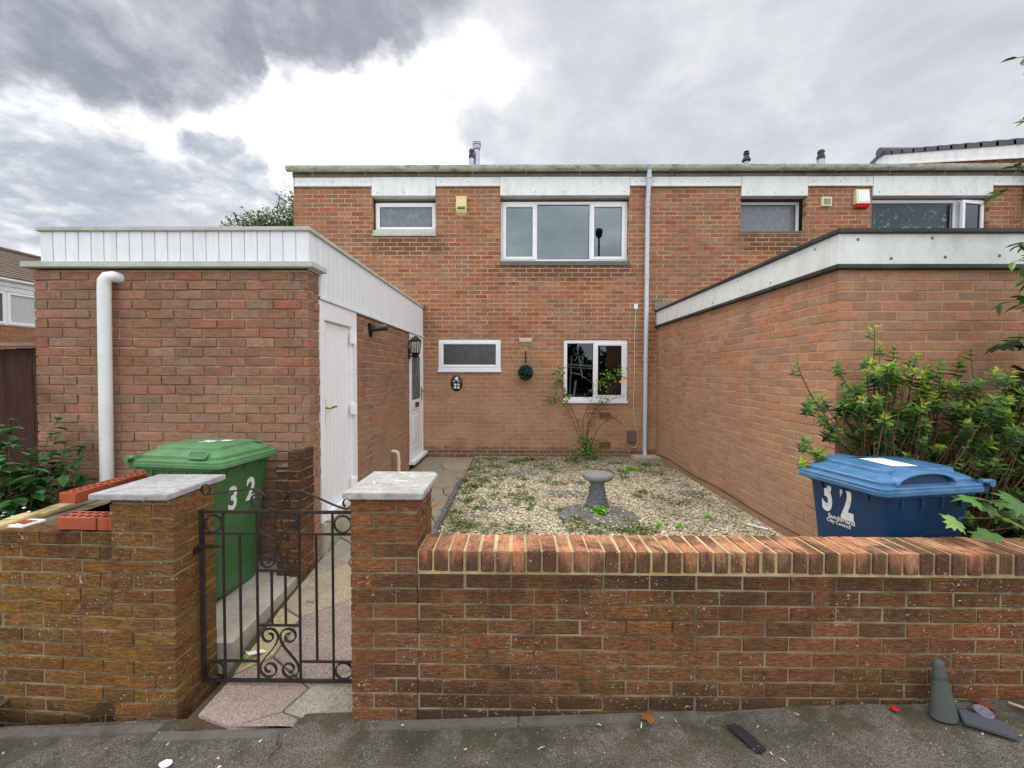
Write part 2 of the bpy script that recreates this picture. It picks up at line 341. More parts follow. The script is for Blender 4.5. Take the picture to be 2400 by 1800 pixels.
def mat_leaf(name, pal, trans=.35, rough=.45, spec=.35):
    m, t = newmat(name); r, g, b = br(t); co = obj_co(t)
    c = t.ramp(r, [(i/max(1, len(pal)-1), p) for i, p in enumerate(pal)])
    v = t.math('MULTIPLY_ADD', g, .7, .65); c = t.mix(1.0, c, t.n('CombineColor', {0: v, 1: v, 2: v}).outputs[0], 'MULTIPLY')
    c = t.mix(t.mr(t.noise(co, 60, 3), .4, .7, 0, .25), c, t.mix(1.0, c, (.6, .65, .6, 1), 'MULTIPLY'))
    p = t.n('BsdfPrincipled', {'Base Color': c, 'Roughness': rough, 'Specular IOR Level': spec})
    tr = t.n('BsdfTranslucent', {'Color': t.mix(1.0, c, (1.4, 1.5, .6, 1), 'MULTIPLY')})
    mx = t.n('MixShader', {0: trans, 1: p.outputs[0], 2: tr.outputs[0]}); t.L.new(mx.outputs[0], t.out.inputs[0]); return m
LEAF_SHRUB = mat_leaf('shrub_leaf', [S(50, 80, 46), S(70, 104, 54), S(94, 132, 62), S(126, 160, 78), S(196, 190, 80)])
LEAF_DARK = mat_leaf('dark_leaf', [S(26, 46, 30), S(38, 66, 38), S(58, 92, 52)], .2)
LEAF_MID = mat_leaf('hedge_leaf', [S(40, 70, 38), S(58, 98, 50), S(84, 126, 66)], .25)
LEAF_MAPLE = mat_leaf('lobed_leaf', [S(60, 100, 48), S(92, 136, 62), S(140, 170, 96)], .3)
LEAF_VINE = mat_leaf('tall_shrub_leaf', [S(36, 62, 38), S(58, 96, 48), S(116, 150, 60)], .3)
LEAF_TREE = mat_leaf('tree_leaf', [S(40, 58, 36), S(62, 84, 48), S(110, 120, 84), S(140, 140, 112)], .3)
LEAF_ROSE = mat_leaf('rose_leaf', [S(56, 92, 46), S(84, 120, 56), S(130, 160, 70)], .3)
LEAF_WEED = mat_leaf('weed_leaf', [S(52, 72, 38), S(80, 104, 50), S(120, 146, 62), S(110, 90, 56)], .25)
LEAF_LIME = mat_leaf('lime_leaf', [S(110, 170, 50), S(140, 196, 64), S(170, 210, 80)], .35)
LEAF_BALL = mat_leaf('plastic_leaf', [S(18, 46, 30), S(30, 70, 44), S(66, 120, 84)], .05, .35)
LITTER = mat_leaf('litter_scrap', [S(214, 204, 180), S(150, 120, 84), S(110, 84, 56), S(228, 222, 210), S(92, 74, 50)], 0, .8, .1)
def mat_gravel():
    m, t = newmat('gravel_stone'); r, g, b = br(t); co = obj_co(t)
    c = t.ramp(r, [(0, S(204, 190, 158)), (.3, S(220, 208, 178)), (.55, S(184, 170, 140)), (.75, S(232, 224, 204)), (.9, S(142, 130, 112)), (1, S(164, 138, 106))])
    dirt = t.mr(t.noise(co, 1.6, 6, .65, .3), .46, .70, 0, .5)
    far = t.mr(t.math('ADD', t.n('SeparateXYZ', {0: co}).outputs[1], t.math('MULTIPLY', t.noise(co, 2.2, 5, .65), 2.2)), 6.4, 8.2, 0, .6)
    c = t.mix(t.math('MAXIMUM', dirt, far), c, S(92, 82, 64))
    v = t.math('MULTIPLY_ADD', g, .5, .7); c = t.mix(1.0, c, t.n('CombineColor', {0: v, 1: v, 2: v}).outputs[0], 'MULTIPLY')
    finish(t, c, .9, None, spec=.2); return m
GRAVEL = mat_gravel()
def mat_asphalt():
    m, t = newmat('asphalt'); co = obj_co(t); y = t.n('SeparateXYZ', {0: co}).outputs[1]
    c = t.mix(t.mr(t.noise(co, 2.2, 6, .65, .3), .36, .66), S(96, 90, 82), S(116, 108, 97))
    sp = t.noise(co, 150, 5, .75); c = t.mix(t.mr(sp, .50, .64, 0, .8), c, S(166, 158, 146)); c = t.mix(t.mr(sp, .47, .37, 0, .8), c, S(44, 41, 38))
    md = t.noise(co, 34, 4, .7); c = t.mix(t.mr(md, .56, .66, 0, .35), c, S(150, 140, 124)); c = t.mix(t.mr(md, .44, .34, 0, .4), c, S(62, 57, 52))
    c = t.mix(t.mr(t.noise(co, 1.1, 5, .6, .5), .54, .64, 0, .4), c, S(72, 68, 63))
    moss = t.math('MULTIPLY', t.mr(t.math('ADD', y, t.math('MULTIPLY', t.noise(co, 4, 6, .65), .42)), 1.86, 2.2), t.mr(t.noise(co, 7, 5), .42, .6))
    c = t.mix(t.math('MULTIPLY', moss, .7), c, S(74, 68, 46))
    c = t.mix(t.mr(t.noise(co, .75, 3, .5, .8), .520, .535, 0, .30), c, S(66, 62, 58))
    ck = t.n('TexVoronoi', {'Vector': t.vmath('ADD', co, t.vmath('SCALE', t.n('TexNoise', {'Vector': co, 'Scale': 3.0, 'Detail': 5.0}).outputs[1], scale=.5).outputs[0]).outputs[0], 'Scale': .9}, feature='DISTANCE_TO_EDGE').outputs[0]
    c = t.mix(t.math('MULTIPLY', t.mr(ck, .006, .002, 0, .55), t.mr(t.noise(co, 1.7, 3), .50, .60)), c, S(36, 33, 30))
    wht = t.noise(co, 95, 2, .5, 1.0); c = t.mix(t.mr(wht, .725, .75), c, S(220, 212, 192))
    h = t.math('ADD', sp, t.math('MULTIPLY', md, .8)); finish(t, c, .9, h, 1.0, .010, .2); return m
ASPH = mat_asphalt()
def mat_slab():
    m, t = newmat('paving_slab'); co = obj_co(t); r, g, b = br(t)
    c = t.ramp(r, [(0, S(168, 146, 136)), (.30, S(170, 150, 138)), (.43, S(190, 176, 138)), (.46, S(190, 176, 138)), (.50, S(160, 152, 138)), (1, S(172, 164, 148))], 'LINEAR')
    c = t.mix(t.mr(t.noise(co, 6, 6, .65, .3), .42, .70, 0, .5), c, S(120, 112, 98))
    gr = t.noise(co, 110, 5, .75); c = t.mix(t.mr(gr, .50, .62, 0, .6), c, S(96, 88, 80)); c = t.mix(t.mr(gr, .46, .36, 0, .45), c, S(224, 214, 200))
    c = t.mix(t.mr(t.noise(co, 42, 4, .7), .58, .66, 0, .45), c, S(92, 84, 74))
    yy = t.n('SeparateXYZ', {0: co}).outputs[1]
    c = t.mix(t.mr(yy, 3.0, 4.6, 0, .5), c, S(140, 130, 108))
    finish(t, c, .92, t.math('ADD', gr, t.noise(co, 40, 4, .7)), .9, .008, .15); return m
SLAB = mat_slab()
def mat_frost(name, col):
    m, t = newmat(name); co = obj_co(t); n = t.voro(co, 55)
    finish(t, t.mix(t.mr(t.noise(co, 14, 5), .35, .65), col, tuple(x*.72 for x in col[:3])+(1,)), .22, n, .25, .003, .6); return m
def mat_glass(name, refl, tint=.5, rough=.01):
    m, t = newmat(name)
    tr = t.n('BsdfTransparent', {'Color': (tint, tint*1.02, tint*1.02, 1)}); gl = t.n('BsdfGlossy', {'Color': (.80, .93, 1, 1), 'Roughness': rough})
    mx = t.n('MixShader', {0: refl, 1: tr.outputs[0], 2: gl.outputs[0]}); t.L.new(mx.outputs[0], t.out.inputs[0]); return m
GLASS_UP = mat_glass('upstairs_glass', .18, .35)
GLASS = mat_glass('window_glass', .07, .6)
GLASS_GREY = mat_frost('grey_reflection_glass', S(74, 80, 80))  # reflected foliage and building painted in as the pane's grey
GLASS_DK = mat_glass('dark_window_glass', .05, .8)
FROST = mat_frost('frosted_glass', S(112, 120, 126)); FROST2 = mat_frost('obscured_glass', S(78, 86, 86))
def mat_curtain():
    m, t = newmat('patterned_curtain'); co = obj_co(t)
    c = t.mix(t.mr(t.noise(co, 3, 3, .5, 0, (4, 1, .3)), .35, .65), S(26, 34, 44), S(34, 66, 80))
    z = t.n('SeparateXYZ', {0: co}).outputs[2]
    leafy = t.math('MULTIPLY', t.mr(t.noise(co, 11, 3, .5, 1.2), .60, .64), t.mr(z, 4.75, 4.05, .25, 1))
    c = t.mix(leafy, c, S(190, 206, 212)); finish(t, c, .9, spec=.1); return m
CURT = mat_curtain()
NET = mat_plain('net_curtain', S(190, 192, 190), .9, .3, 4, .1, 0, .1, 40, S(120, 124, 124), (8, 8, .5))
# ------------------------------------------------------------------ brickwork
def rect_sub(r, hole):
    a0, a1, b0, b1 = r; c0, c1, d0, d1 = hole
    if c1 <= a0 or c0 >= a1 or d1 <= b0 or d0 >= b1: return [r]
    o = []
    if c0 > a0: o.append((a0, c0, b0, b1))
    if c1 < a1: o.append((c1, a1, b0, b1))
    m0, m1 = max(a0, c0), min(a1, c1)
    if d0 > b0: o.append((m0, m1, b0, d0))
    if d1 < b1: o.append((m0, m1, d1, b1))
    return o
def brickface(mb, o, u, n, L, z0, z1, openings=(), parity=0, corner0=False, corner1=False, zbase=None, jit=.0012, front=.0016, off=0.0, depth=.1025, mort=True, drop=None, rec=.0055):
    """bricks of one wall face: o = lower corner on the face plane, u = direction along, n = outward; corner ends interlock"""
    o = Vector(o); u = Vector(u).normalized(); n = Vector(n).normalized(); zb = z0 if zbase is None else zbase
    row = math.floor((z0-zb)/.075+1e-6)
    P = lambda a, dep, z: o+u*a-n*dep+Vector((0, 0, z-o.z))
    while zb+row*.075 < z1-.004:
        zr0 = max(zb+row*.075, z0); zr1 = min(zb+row*.075+.065, z1); ev = (row+parity) % 2 == 0
        s0 = 0.0; s1 = L
        if corner0 and not ev: s0 = .1125
        if corner1 and ev: s1 = L-.1125
        a = -off-(0 if ev else .1125)
        if corner0 and not ev: a = .1125
        while a < s1-.004:
            for rc in [(max(a, s0), min(a+.215, s1), zr0, zr1)]:
                rects = [rc] if rc[1]-rc[0] > .004 else []
                for h in openings: rects = [q for x in rects for q in rect_sub(x, h)]
                for (p0, p1, q0, q1) in rects:
                    if p1-p0 < .012 or q1-q0 < .008: continue
                    if drop and drop(p0, p1, q0): continue
                    at = (rnd.random(), rnd.random(), rnd.random(), 1); c = .0035; fo = -rnd.uniform(-front, front)
                    J = lambda: rnd.uniform(-jit, jit)
                    vs = [P(p0+c+J(), fo, q0+c+J()), P(p1-c+J(), fo, q0+c+J()), P(p1-c+J(), fo, q1-c+J()), P(p0+c+J(), fo, q1-c+J())]
                    e0 = 0 if p0 <= 1e-6 else J(); e1 = 0 if p1 >= L-1e-6 else J()
                    k = [(p0+e0, q0+J()), (p1+e1, q0+J()), (p1+e1, q1+J()), (p0+e0, q1+J())]
                    vs += [P(x, fo+c, y) for x, y in k]+[P(x, depth, y) for x, y in k]
                    mb.add(vs, [(0, 1, 2, 3)]+[(i, i+4, (i+1) % 4+4, (i+1) % 4) for i in range(4)]+[(i+4, i+8, (i+1) % 4+8, (i+1) % 4+4) for i in range(4)], 0, at)
            a += .225
        row += 1
    if mort:
        m0 = .0055 if corner0 else 0.0; m1 = L-.0055 if corner1 else L
        if mort == 'butt0': m0 = depth-.002
        if mort == 'butt1': m1 = L-.0305
        zs = sorted({z0, z1, *[min(max(h[k], z0), z1) for h in openings for k in (2, 3)]})
        for b0, b1 in zip(zs, zs[1:]):
            rects = [(m0, m1, b0, b1)]
            for h in openings: rects = [q for x in rects for q in rect_sub(x, h)]
            for (p0, p1, q0, q1) in rects:
                if p1-p0 < 1e-4: continue
                k = [(p0, q0), (p1, q0), (p1, q1), (p0, q1)]
                mb.add([P(x, rec, y) for x, y in k]+[P(x, depth-.002, y) for x, y in k], [(0, 1, 2, 3), (7, 6, 5, 4)]+[(i, i+4, (i+1) % 4+4, (i+1) % 4) for i in range(4)], 1)
def window(root, x0, x1, z0, z1, y, lights, glass, fw=.055, dep=.07, sill=True, sw=.055, room=None):
    """upvc window on a wall facing -Y: y = front of the frame. lights = (xa, xb, kind) in fractions"""
    f = MB(); W = x1-x0
    f.bbox(x0, x0+fw, y, y+dep, z0, z1, .006); f.bbox(x1-fw, x1, y, y+dep, z0, z1, .006)
    f.bbox(x0+fw, x1-fw, y, y+dep, z1-fw, z1, .006); f.bbox(x0+fw, x1-fw, y, y+dep, z0, z0+fw, .006)
    for (a, b, k) in lights[:-1]: f.bbox(x0+W*b-fw*.35, x0+W*b+fw*.35, y+.002, y+dep-.002, z0+fw, z1-fw, .006)
    w_ = f.build('window', WHITE, root, smooth=40)
    for i, (a, b, k) in enumerate(lights):
        xa = x0+fw if i == 0 else x0+W*a+fw*.35; xb = x1-fw if i == len(lights)-1 else x0+W*b-fw*.35
        za, zb = z0+fw, z1-fw
        if k == 'sash':
            s_ = MB(); e = .012; xa -= e; xb += e; za -= e; zb += e; y0 = y-.014
            s_.bbox(xa, xa+sw, y0, y+.03, za, zb, .008); s_.bbox(xb-sw, xb, y0, y+.03, za, zb, .008)
            s_.bbox(xa+sw, xb-sw, y0, y+.03, zb-sw, zb, .008); s_.bbox(xa+sw, xb-sw, y0, y+.03, za, za+sw, .008)
            so = s_.build('sash', WHITE, w_, smooth=40); xa += sw; xb -= sw; za += sw; zb -= sw; yg = y+.008
        else: yg = y+.03
        g = MB(); g.add([(xa-.004, yg, za-.004), (xb+.004, yg, za-.004), (xb+.004, yg, zb+.004), (xa-.004, yg, zb+.004)], [(0, 1, 2, 3)])
        g.build('pane', glass, w_)
        t = MB(); q = .008
        for (p0, p1, q0, q1) in ((xa, xa+q, za, zb), (xb-q, xb, za, zb), (xa+q, xb-q, za, za+q), (xa+q, xb-q, zb-q, zb)): t.box(p0, p1, yg-.007, yg-.002, q0, q1)
        t.build('gasket', DARKM, w_)
    if sill:
        s_ = MB(); s_.bbox(x0-.012, x1+.012, y-.045, y+.02, z0-.045, z0-.001, .006); s_.build('sill', WHITE, w_, smooth=40)
    if room:
        r_ = MB(); r_.add([(x0-.6, y+.09, z0-.7), (x1+.6, y+.09, z0-.7), (x1+.6, y+.09, z1+.3), (x0-.6, y+.09, z1+.3), (x0-.6, y+2.4, z0-.7), (x1+.6, y+2.4, z0-.7), (x1+.6, y+2.4, z1+.3), (x0-.6, y+2.4, z1+.3)],
              [(4, 5, 6, 7), (0, 4, 7, 3), (1, 2, 6, 5), (3, 7, 6, 2), (0, 1, 5, 4)]); r_.build('room', room, w_)
    return w_
FY = 7.426
# ================================================================== GROUND
gz = lambda x: .045*(max(min(x, 6), -6)+.2)
g = MB(); g.add([(-220, -220, -.75), (220, -220, -.75), (220, 220, -.75), (-220, 220, -.75)], [(0, 1, 2, 3)])
struct(g.build('ground', SOIL))
p = MB(); xs = np.linspace(-14, 14, 85); ys = np.linspace(-14, 2.10, 50); V = []; F = []
for y in ys:
    for x in xs: V.append((x, y, gz(x)+.006*math.sin(x*2.1+y*1.7)+.004*math.sin(x*5.3-y*3.1)))
nx = len(xs)
for j in range(len(ys)-1):
    for i in range(nx-1): F.append((j*nx+i, j*nx+i+1, (j+1)*nx+i+1, (j+1)*nx+i))
p.add(V, F); struct(p.build('pavement', ASPH, smooth=60))
KERBM = mat_plain('kerb_concrete', S(104, 99, 91), .95, .7, 7, .1, 0, .8, 90, S(72, 68, 60))
k = MB(); x = -2.62
while x < .85:
    L = rnd.uniform(.86, .93); yy = 2.035 if x < -1.9 else (1.985 if x < -.9 else 2.005)
    T = Matrix.Translation((x+L/2, yy, gz(x+L/2))) @ Matrix.Rotation(-.045, 4, 'Y')
    k.bbox(-L/2+.002, L/2-.002, -.022, .04, -.06, .005+rnd.uniform(-.0015, .0015), .004, T=T); x += L
struct(k.build('kerb', KERBM, smooth=40))
def pathz(y): return float(np.interp(y, [2.0, 2.35, 2.6, 3.0, 3.3, 4.0, 7.5], [-.035, -.035, .03, .10, .14, .19, .215]))
b = MB(); V = []; F = []
for i, y in enumerate(np.linspace(2.02, 7.43, 40)): V += [(-1.66, y, pathz(y)-.02), (-.70, y, pathz(y)-.02)]
F = [(2*i, 2*i+1, 2*i+3, 2*i+2) for i in range(39)]
b.add(V, F); struct(b.build('soil', SOIL))
def hexpath():
    mb = MB(); s = .30; jit = {}
    def J(x, y):
        key = (round(x, 2), round(y, 2))
        if key not in jit: jit[key] = (x+rnd.uniform(-.07, .07), y+rnd.uniform(-.07, .07))
        a, c = jit[key]; return (min(max(a, -1.615), -.745), min(max(c, 2.015), 7.41))
    h = s*math.sqrt(3)/2; row = 0; y = 1.75
    picks = {}
    while y < 7.8:
        x = -2.2+(h if row % 2 else 0)
        while x < -.2:
            pts = [J(x+s*math.sin(R(60*k)), y+s*math.cos(R(60*k))) for k in range(6)]
            ar = sum(pts[i][0]*pts[(i+1) % 6][1]-pts[(i+1) % 6][0]*pts[i][1] for i in range(6))/2
            if abs(ar) > .012:
                cx = sum(q[0] for q in pts)/6; cy = sum(q[1] for q in pts)/6
                ins = []
                for (a, c) in pts:
                    d_ = math.hypot(a-cx, c-cy) or 1; ins.append((a-(a-cx)/d_*.011, c-(c-cy)/d_*.011))
                tl = rnd.uniform(-.003, .004); n_ = 6
                rr = rnd.random()
                if cy < 2.75: rr = .445 if cx < -1.46 else (.15 if cx < -1.05 else .8)
                top = [(a, c, pathz(c)+tl) for a, c in ins]; mid = [(a+(a-cx)*.02, c+(c-cy)*.02, pathz(c)+tl-.006) for a, c in ins]; bot = [(a, c, z-.04) for a, c, z in mid]
                mb.add(top+mid+bot, [tuple(range(6))]+[(i, i+6, (i+1) % 6+6, (i+1) % 6) for i in range(6)]+[(i+6, i+12, (i+1) % 6+12, (i+1) % 6+6) for i in range(6)], 0, (rr, rnd.random(), rnd.random(), 1))
            x += 2*h
        y += 1.5*s; row += 1
    return mb
struct(hexpath().build('path', SLAB))
b = MB(); b.prism([(-2.62, -.1), (-1.66, -.1), (-1.66, .0), (-2.62, .0)], 'y', 2.465, 3.34)
for k_ in (4, 5, 6, 7): pass
b = MB(); b.add([(-2.62, 2.47, -.1), (-1.685, 2.47, -.1), (-1.625, 3.34, -.1), (-2.62, 3.34, -.1), (-2.62, 2.47, .088), (-1.685, 2.47, .088), (-1.625, 3.34, .188), (-2.62, 3.34, .188)], [(4, 5, 6, 7), (0, 1, 5, 4), (1, 2, 6, 5), (2, 3, 7, 6), (3, 0, 4, 7)])
struct(b.build('paving', CONC))
GZ = .235
b = MB(); b.add([(-.72, 2.26, GZ-.012), (1.75, 2.26, GZ-.012), (1.75, 3.3, GZ-.012), (2.43, 3.3, GZ-.012), (2.43, 7.43, GZ-.012), (-.72, 7.43, GZ-.012)], [(0, 1, 2, 3, 4, 5)])
b.add([(-.72, 2.26, GZ-.012), (1.75, 2.26, GZ-.012), (1.75, 2.26, .0), (-.72, 2.26, .0)], [(0, 1, 2, 3)]); b.add([(1.75, 2.26, GZ-.012), (1.75, 3.3, GZ-.012), (1.75, 3.3, .0), (1.75, 2.26, .0)], [(0, 1, 2, 3)])
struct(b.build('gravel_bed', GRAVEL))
b = MB(); b.add([(1.7, 2.24, .105), (9.0, 2.24, .105), (9.0, 3.3, .105), (1.7, 3.3, .105)], [(0, 1, 2, 3)]); struct(b.build('soil', SOIL))
b = MB(); b.add([(-9, 2.1, -.06), (-2.7, 2.1, -.06), (-2.7, 3.9, .1), (-9, 3.9, .1)], [(0, 1, 2, 3)]); struct(b.build('soil', SOIL))
# loose stones
def stones(N):
    bm = bmesh.new(); bmesh.ops.create_icosphere(bm, subdivisions=1, radius=1); bv = np.array([q.co[:] for q in bm.verts]); bf = np.array([[q.index for q in f.verts] for f in bm.faces]); bm.free()
    nv, nf = len(bv), len(bf)
    X = npr.uniform(-.72, 2.40, N*2); Y = npr.uniform(2.28, 7.40, N*2)
    keep = ~((X > 1.73) & (Y < 3.3)) & ((Y > 3.5) | (npr.random(N*2) < .35)); X = X[keep][:N]; Y = Y[keep][:N]; N = len(X)
    r = npr.uniform(.006, .0125, N)*npr.choice([1, 1, 1, 1.35], N)
    sc_ = np.stack([r*npr.uniform(.8, 1.35, N), r*npr.uniform(.8, 1.35, N), r*npr.uniform(.5, .9, N)], 1)
    A = npr.uniform(0, 2*np.pi, N); Bt = npr.uniform(-.6, .6, N)
    P_ = bv[None]*(1+npr.uniform(-.22, .22, (N, nv, 1)))*sc_[:, None, :]
    y_ = P_[..., 1]*np.cos(Bt)[:, None]-P_[..., 2]*np.sin(Bt)[:, None]; z_ = P_[..., 1]*np.sin(Bt)[:, None]+P_[..., 2]*np.cos(Bt)[:, None]; x_ = P_[..., 0]
    P2 = np.stack([x_*np.cos(A)[:, None]-y_*np.sin(A)[:, None], x_*np.sin(A)[:, None]+y_*np.cos(A)[:, None], z_], 2)
    P2 += np.stack([X, Y, GZ-.008+npr.uniform(0, .012, N)], 1)[:, None, :]
    faces = (bf[None]+(np.arange(N)*nv)[:, None, None]).reshape(-1, 3)
    me = bpy.data.meshes.new('gravel'); me.vertices.add(N*nv); me.vertices.foreach_set('co', P2.astype(np.float32).ravel())
    me.loops.add(len(faces)*3); me.loops.foreach_set('vertex_index', faces.astype(np.int32).ravel())
    me.polygons.add(len(faces)); me.polygons.foreach_set('loop_start', np.arange(0, len(faces)*3, 3, dtype=np.int32))
    me.update(calc_edges=True); me.validate()
    at = me.attributes.new('br', 'FLOAT_COLOR', 'FACE'); cc = np.repeat(np.concatenate([npr.random((N, 3)), np.ones((N, 1))], 1), nf, 0); at.data.foreach_set('color', cc.astype(np.float32).ravel())
    me.materials.append(GRAVEL); return link('gravel', me)
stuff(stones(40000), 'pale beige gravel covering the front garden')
# ================================================================== HOUSE 32
house = thing('brick_house', (-.8, FY, 0), 'two storey brown brick terraced house with flat roof, number 32, behind the gravel garden', 'house')
w1 = (-2.51, -1.405, 4.10, 5.0); w2 = (-.29, 1.925, 3.575, 5.0); w3 = (-1.371, -.275, 1.70, 2.277); w4 = (.815, 1.923, 1.164, 2.268)
def toU(h, x0): return (h[0]-x0, h[1]-x0, h[2], h[3])
mb = MB(); brickface(mb, (-3.88, FY, 0), (1, 0, 0), (0, -1, 0), 6.11, -.02, 5.05, [toU(h, -3.88) for h in (w1, w2, w3, w4)], corner0=True, rec=.0022)
brickface(mb, (-3.88, FY, 0), (0, 1, 0), (-1, 0, 0), 6.0, -.02, 5.05, (), 1, corner0=True, mort='butt0')
mb.build('wall', [BR_FAC, MO_FAC], house)
def roofblock(root, x0, x1):
    m_ = MB(); m_.bbox(x0, x1, FY-.03, FY+6, 5.10, 5.17, .004); m_.bbox(x0, x1, FY-.035, FY+.05, 5.052, 5.112, .003); m_.build('roof', EAVE, root)
    m_ = MB()      # half round gutter
    n = 14; V = []; F = []
    for x in (x0-.06, x1):
        for q in range(n): a = math.pi*q/(n-1); V.append((x, FY-.095-.058*math.cos(a), 5.20-.085*math.sin(a)))
        for q in range(n): a = math.pi*(n-1-q)/(n-1); V.append((x, FY-.095-.054*math.cos(a), 5.20-.080*math.sin(a)))
    k2 = 2*n
    for q in range(k2): F.append((q, (q+1) % k2, (q+1) % k2+k2, q+k2))
    F += [tuple(range(k2)), tuple(range(2*k2-1, k2-1, -1))]; m_.add(V, F)
    m_.add([(x0-.058, FY-.095-.056*math.cos(math.pi*q/9), 5.20-.083*math.sin(math.pi*q/9)) for q in range(10)], [tuple(range(10))])
    gt = m_.build('gutter', GUTTER, root, smooth=50)
    x = x0+.35
    while x < x1:
        b_ = MB(); pts = [(FY-.095-.064*math.cos(math.pi*q/12), 5.20-.092*math.sin(math.pi*q/12)) for q in range(13)]
        inn = [(FY-.095-.0585*math.cos(math.pi*q/12), 5.20-.0855*math.sin(math.pi*q/12)) for q in range(12, -1, -1)]
        b_.prism(pts+inn, 'x', x-.012, x+.012); b_.bbox(x-.012, x+.012, FY-.036, FY-.03, 5.08, 5.2, .002)
        b_.build('bracket', GUTTER, gt); x += .92
    return gt
g32 = roofblock(house, -3.88, 2.23)
def screw(parent, T, r):
    s_ = MB(); s_.lathe([(r, 0), (r, .003), (r*.45, .006)], 8, T=T); return s_.build('screw_head', LEAD, parent)
def board(root, x0, x1, z0, z1, mat, deep):
    m_ = MB(); m_.bbox(x0, x1, FY-.032 if deep else FY-.026, FY+.10, z0, z1, .004)
    if not deep: m_.bbox(x0-(.03 if x0 < -3.8 else 0), x1, FY-.045, FY+.1, z0-.022, z0-.001, .003)
    bo = m_.build('fascia_board', mat, root, smooth=40)
    n = max(2, int((x1-x0)/.45)+1)
    for i in range(n): screw(bo, Matrix.Translation((x0+.1+(x1-x0-.2)*i/(n-1), FY-.032 if deep else FY-.026, z0+.06)) @ Matrix.Rotation(R(90), 4, 'X'), .009)
    return bo
for (x0, x1, dp) in ((-3.845, -2.514, 0), (-2.510, -1.407, 1), (-1.403, -.297, 0), (-.293, 1.928, 1), (1.932, 2.23, 0)):
    board(house, x0, x1, 4.735 if dp else 4.915, 5.052, WHITE_B, dp)
def soffit(root, x0, x1, z, mat):
    m_ = MB(); m_.bbox(x0, x1, FY+.101, FY+.30, z-.01, z+.08, .003); m_.build('soffit', mat, root)
FR = FY+.10
window(house, -2.485, -1.408, 4.165, 4.665, FR, [(0, 1, 'sash')], FROST, fw=.04, sill=False, sw=.05)
soffit(house, -2.508, -1.407, 4.735, LEDGE)
window(house, -.288, 1.922, 3.63, 4.68, FR, [(0, .282, 'sash'), (.282, .71, 'fixed'), (.71, 1, 'sash')], GLASS_UP, fw=.05, sill=False, sw=.06, room=ROOMD)
soffit(house, -.288, 1.926, 4.735, LEDGE)
for (x0, x1, z0, z1) in ((-2.505, -1.41, 4.085, 4.16), (-.29, 1.92, 3.575, 3.628)):
    m_ = MB(); m_.bbox(x0, x1, FY-.004, FR+.05, z0, z1, .004); m_.bbox(x0-.01, x1+.01, FY-.02, FR, z0-.03, z0-.001, .005); m_.build('stone_sill', LEDGE if z0 > 4 else SLABD, house)
window(house, -1.368, -.278, 1.745, 2.274, FY+.012, [(0, 1, 'sash')], GLASS_GREY, fw=.05, sw=.05, room=ROOM)
window(house, .818, 1.920, 1.21, 2.265, FY+.012, [(0, .485, 'fixed'), (.485, 1, 'sash')], GLASS, fw=.06, sw=.05, room=ROOMD)
# pipe, vents
def pipe(root, pts, r, mat, collars=(), name='downpipe', n=14):
    m_ = MB(); m_.tube(pts, r, n)
    for (z) in collars:
        a = Vector(pts[0]); bq = Vector(pts[-1])
        for i in range(len(pts)-1):
            A, B = Vector(pts[i]), Vector(pts[i+1])
            if min(A.z, B.z) <= z <= max(A.z, B.z) and abs(A.z-B.z) > 1e-4:
                q = A.lerp(B, (z-A.z)/(B.z-A.z)); m_.tube([q+Vector((0, 0, -.03)), q+Vector((0, 0, .03))], r*1.16, n); m_.tube([q+Vector((0, 0, .034)), q+Vector((0, 0, .042))], r*1.26, n)
    return m_.build(name, mat, root, smooth=40)
pipe(house, [(2.235, FY-.1, 5.13), (2.235, FY-.085, 4.95), (2.225, FY-.06, 4.6), (2.22, FY-.06, .36), (2.225, FY-.075, .26), (2.24, FY-.12, .19)], .037, PIPEG, (5.02, 3.34, 1.93, 4.55))
def air_brick(root, x0, x1, z0, z1, mat):
    m_ = MB(); W = x1-x0; H = z1-z0; nx_, nz_ = 9, 5; b_ = .012
    m_.box(x0, x1, FY-.010, FY-.002, z0, z0+b_); m_.box(x0, x1, FY-.010, FY-.002, z1-b_, z1)
    for i in range(nx_+1):
        xx = x0+b_/2+(W-b_)*i/nx_; m_.box(xx-b_*.35, xx+b_*.35, FY-.009, FY-.0055, z0+b_, z1-b_)
    for j in range(1, nz_):
        zz_ = z0+H*j/nz_; m_.box(x0+b_, x1-b_, FY-.0085, FY-.0056, zz_-b_*.3, zz_+b_*.3)
    vb = m_.build('air_brick', mat, root); m_ = MB(); m_.box(x0+.002, x1-.002, FY-.0050, FY-.0030, z0+.002, z1-.002); m_.build('air_gap', SLOT, vb)
CLAY = mat_plain('clay_air_brick', S(150, 124, 80), .9, .3, 20, .1)
air_brick(house, 1.438, 1.641, .892, 1.014, CLAY); air_brick(house, 1.437, 1.645, .371, .499, CLAY)
m_ = MB(); m_.bbox(.044, .258, FY-.012, FY+.01, 2.228, 2.292, .004)
lv = m_.build('wall_vent', BEIGE, house)
for i in range(3): m_ = MB(); m_.box(.055, .247, FY-.014, FY-.011, 2.238+i*.017, 2.246+i*.017); m_.build('louvre', STEEL, lv)
m_ = MB(); m_.bbox(.05, .27, FY-.004, FY+.02, 2.150, 2.222, .004); m_.build('infill_brick', CLAY, house)
m_ = MB(); m_.bbox(1.98, 2.5, FY-.25, FY-.001, .06, .275, .02); m_.build('drain_plinth', CONC, house, smooth=40)
m_ = MB(); m_.tube([(-.226, FY, .80), (-.226, FY-.035, .80), (-.226, FY-.04, .74)], .012, 8); m_.build('pipe_stub', STEEL, house)
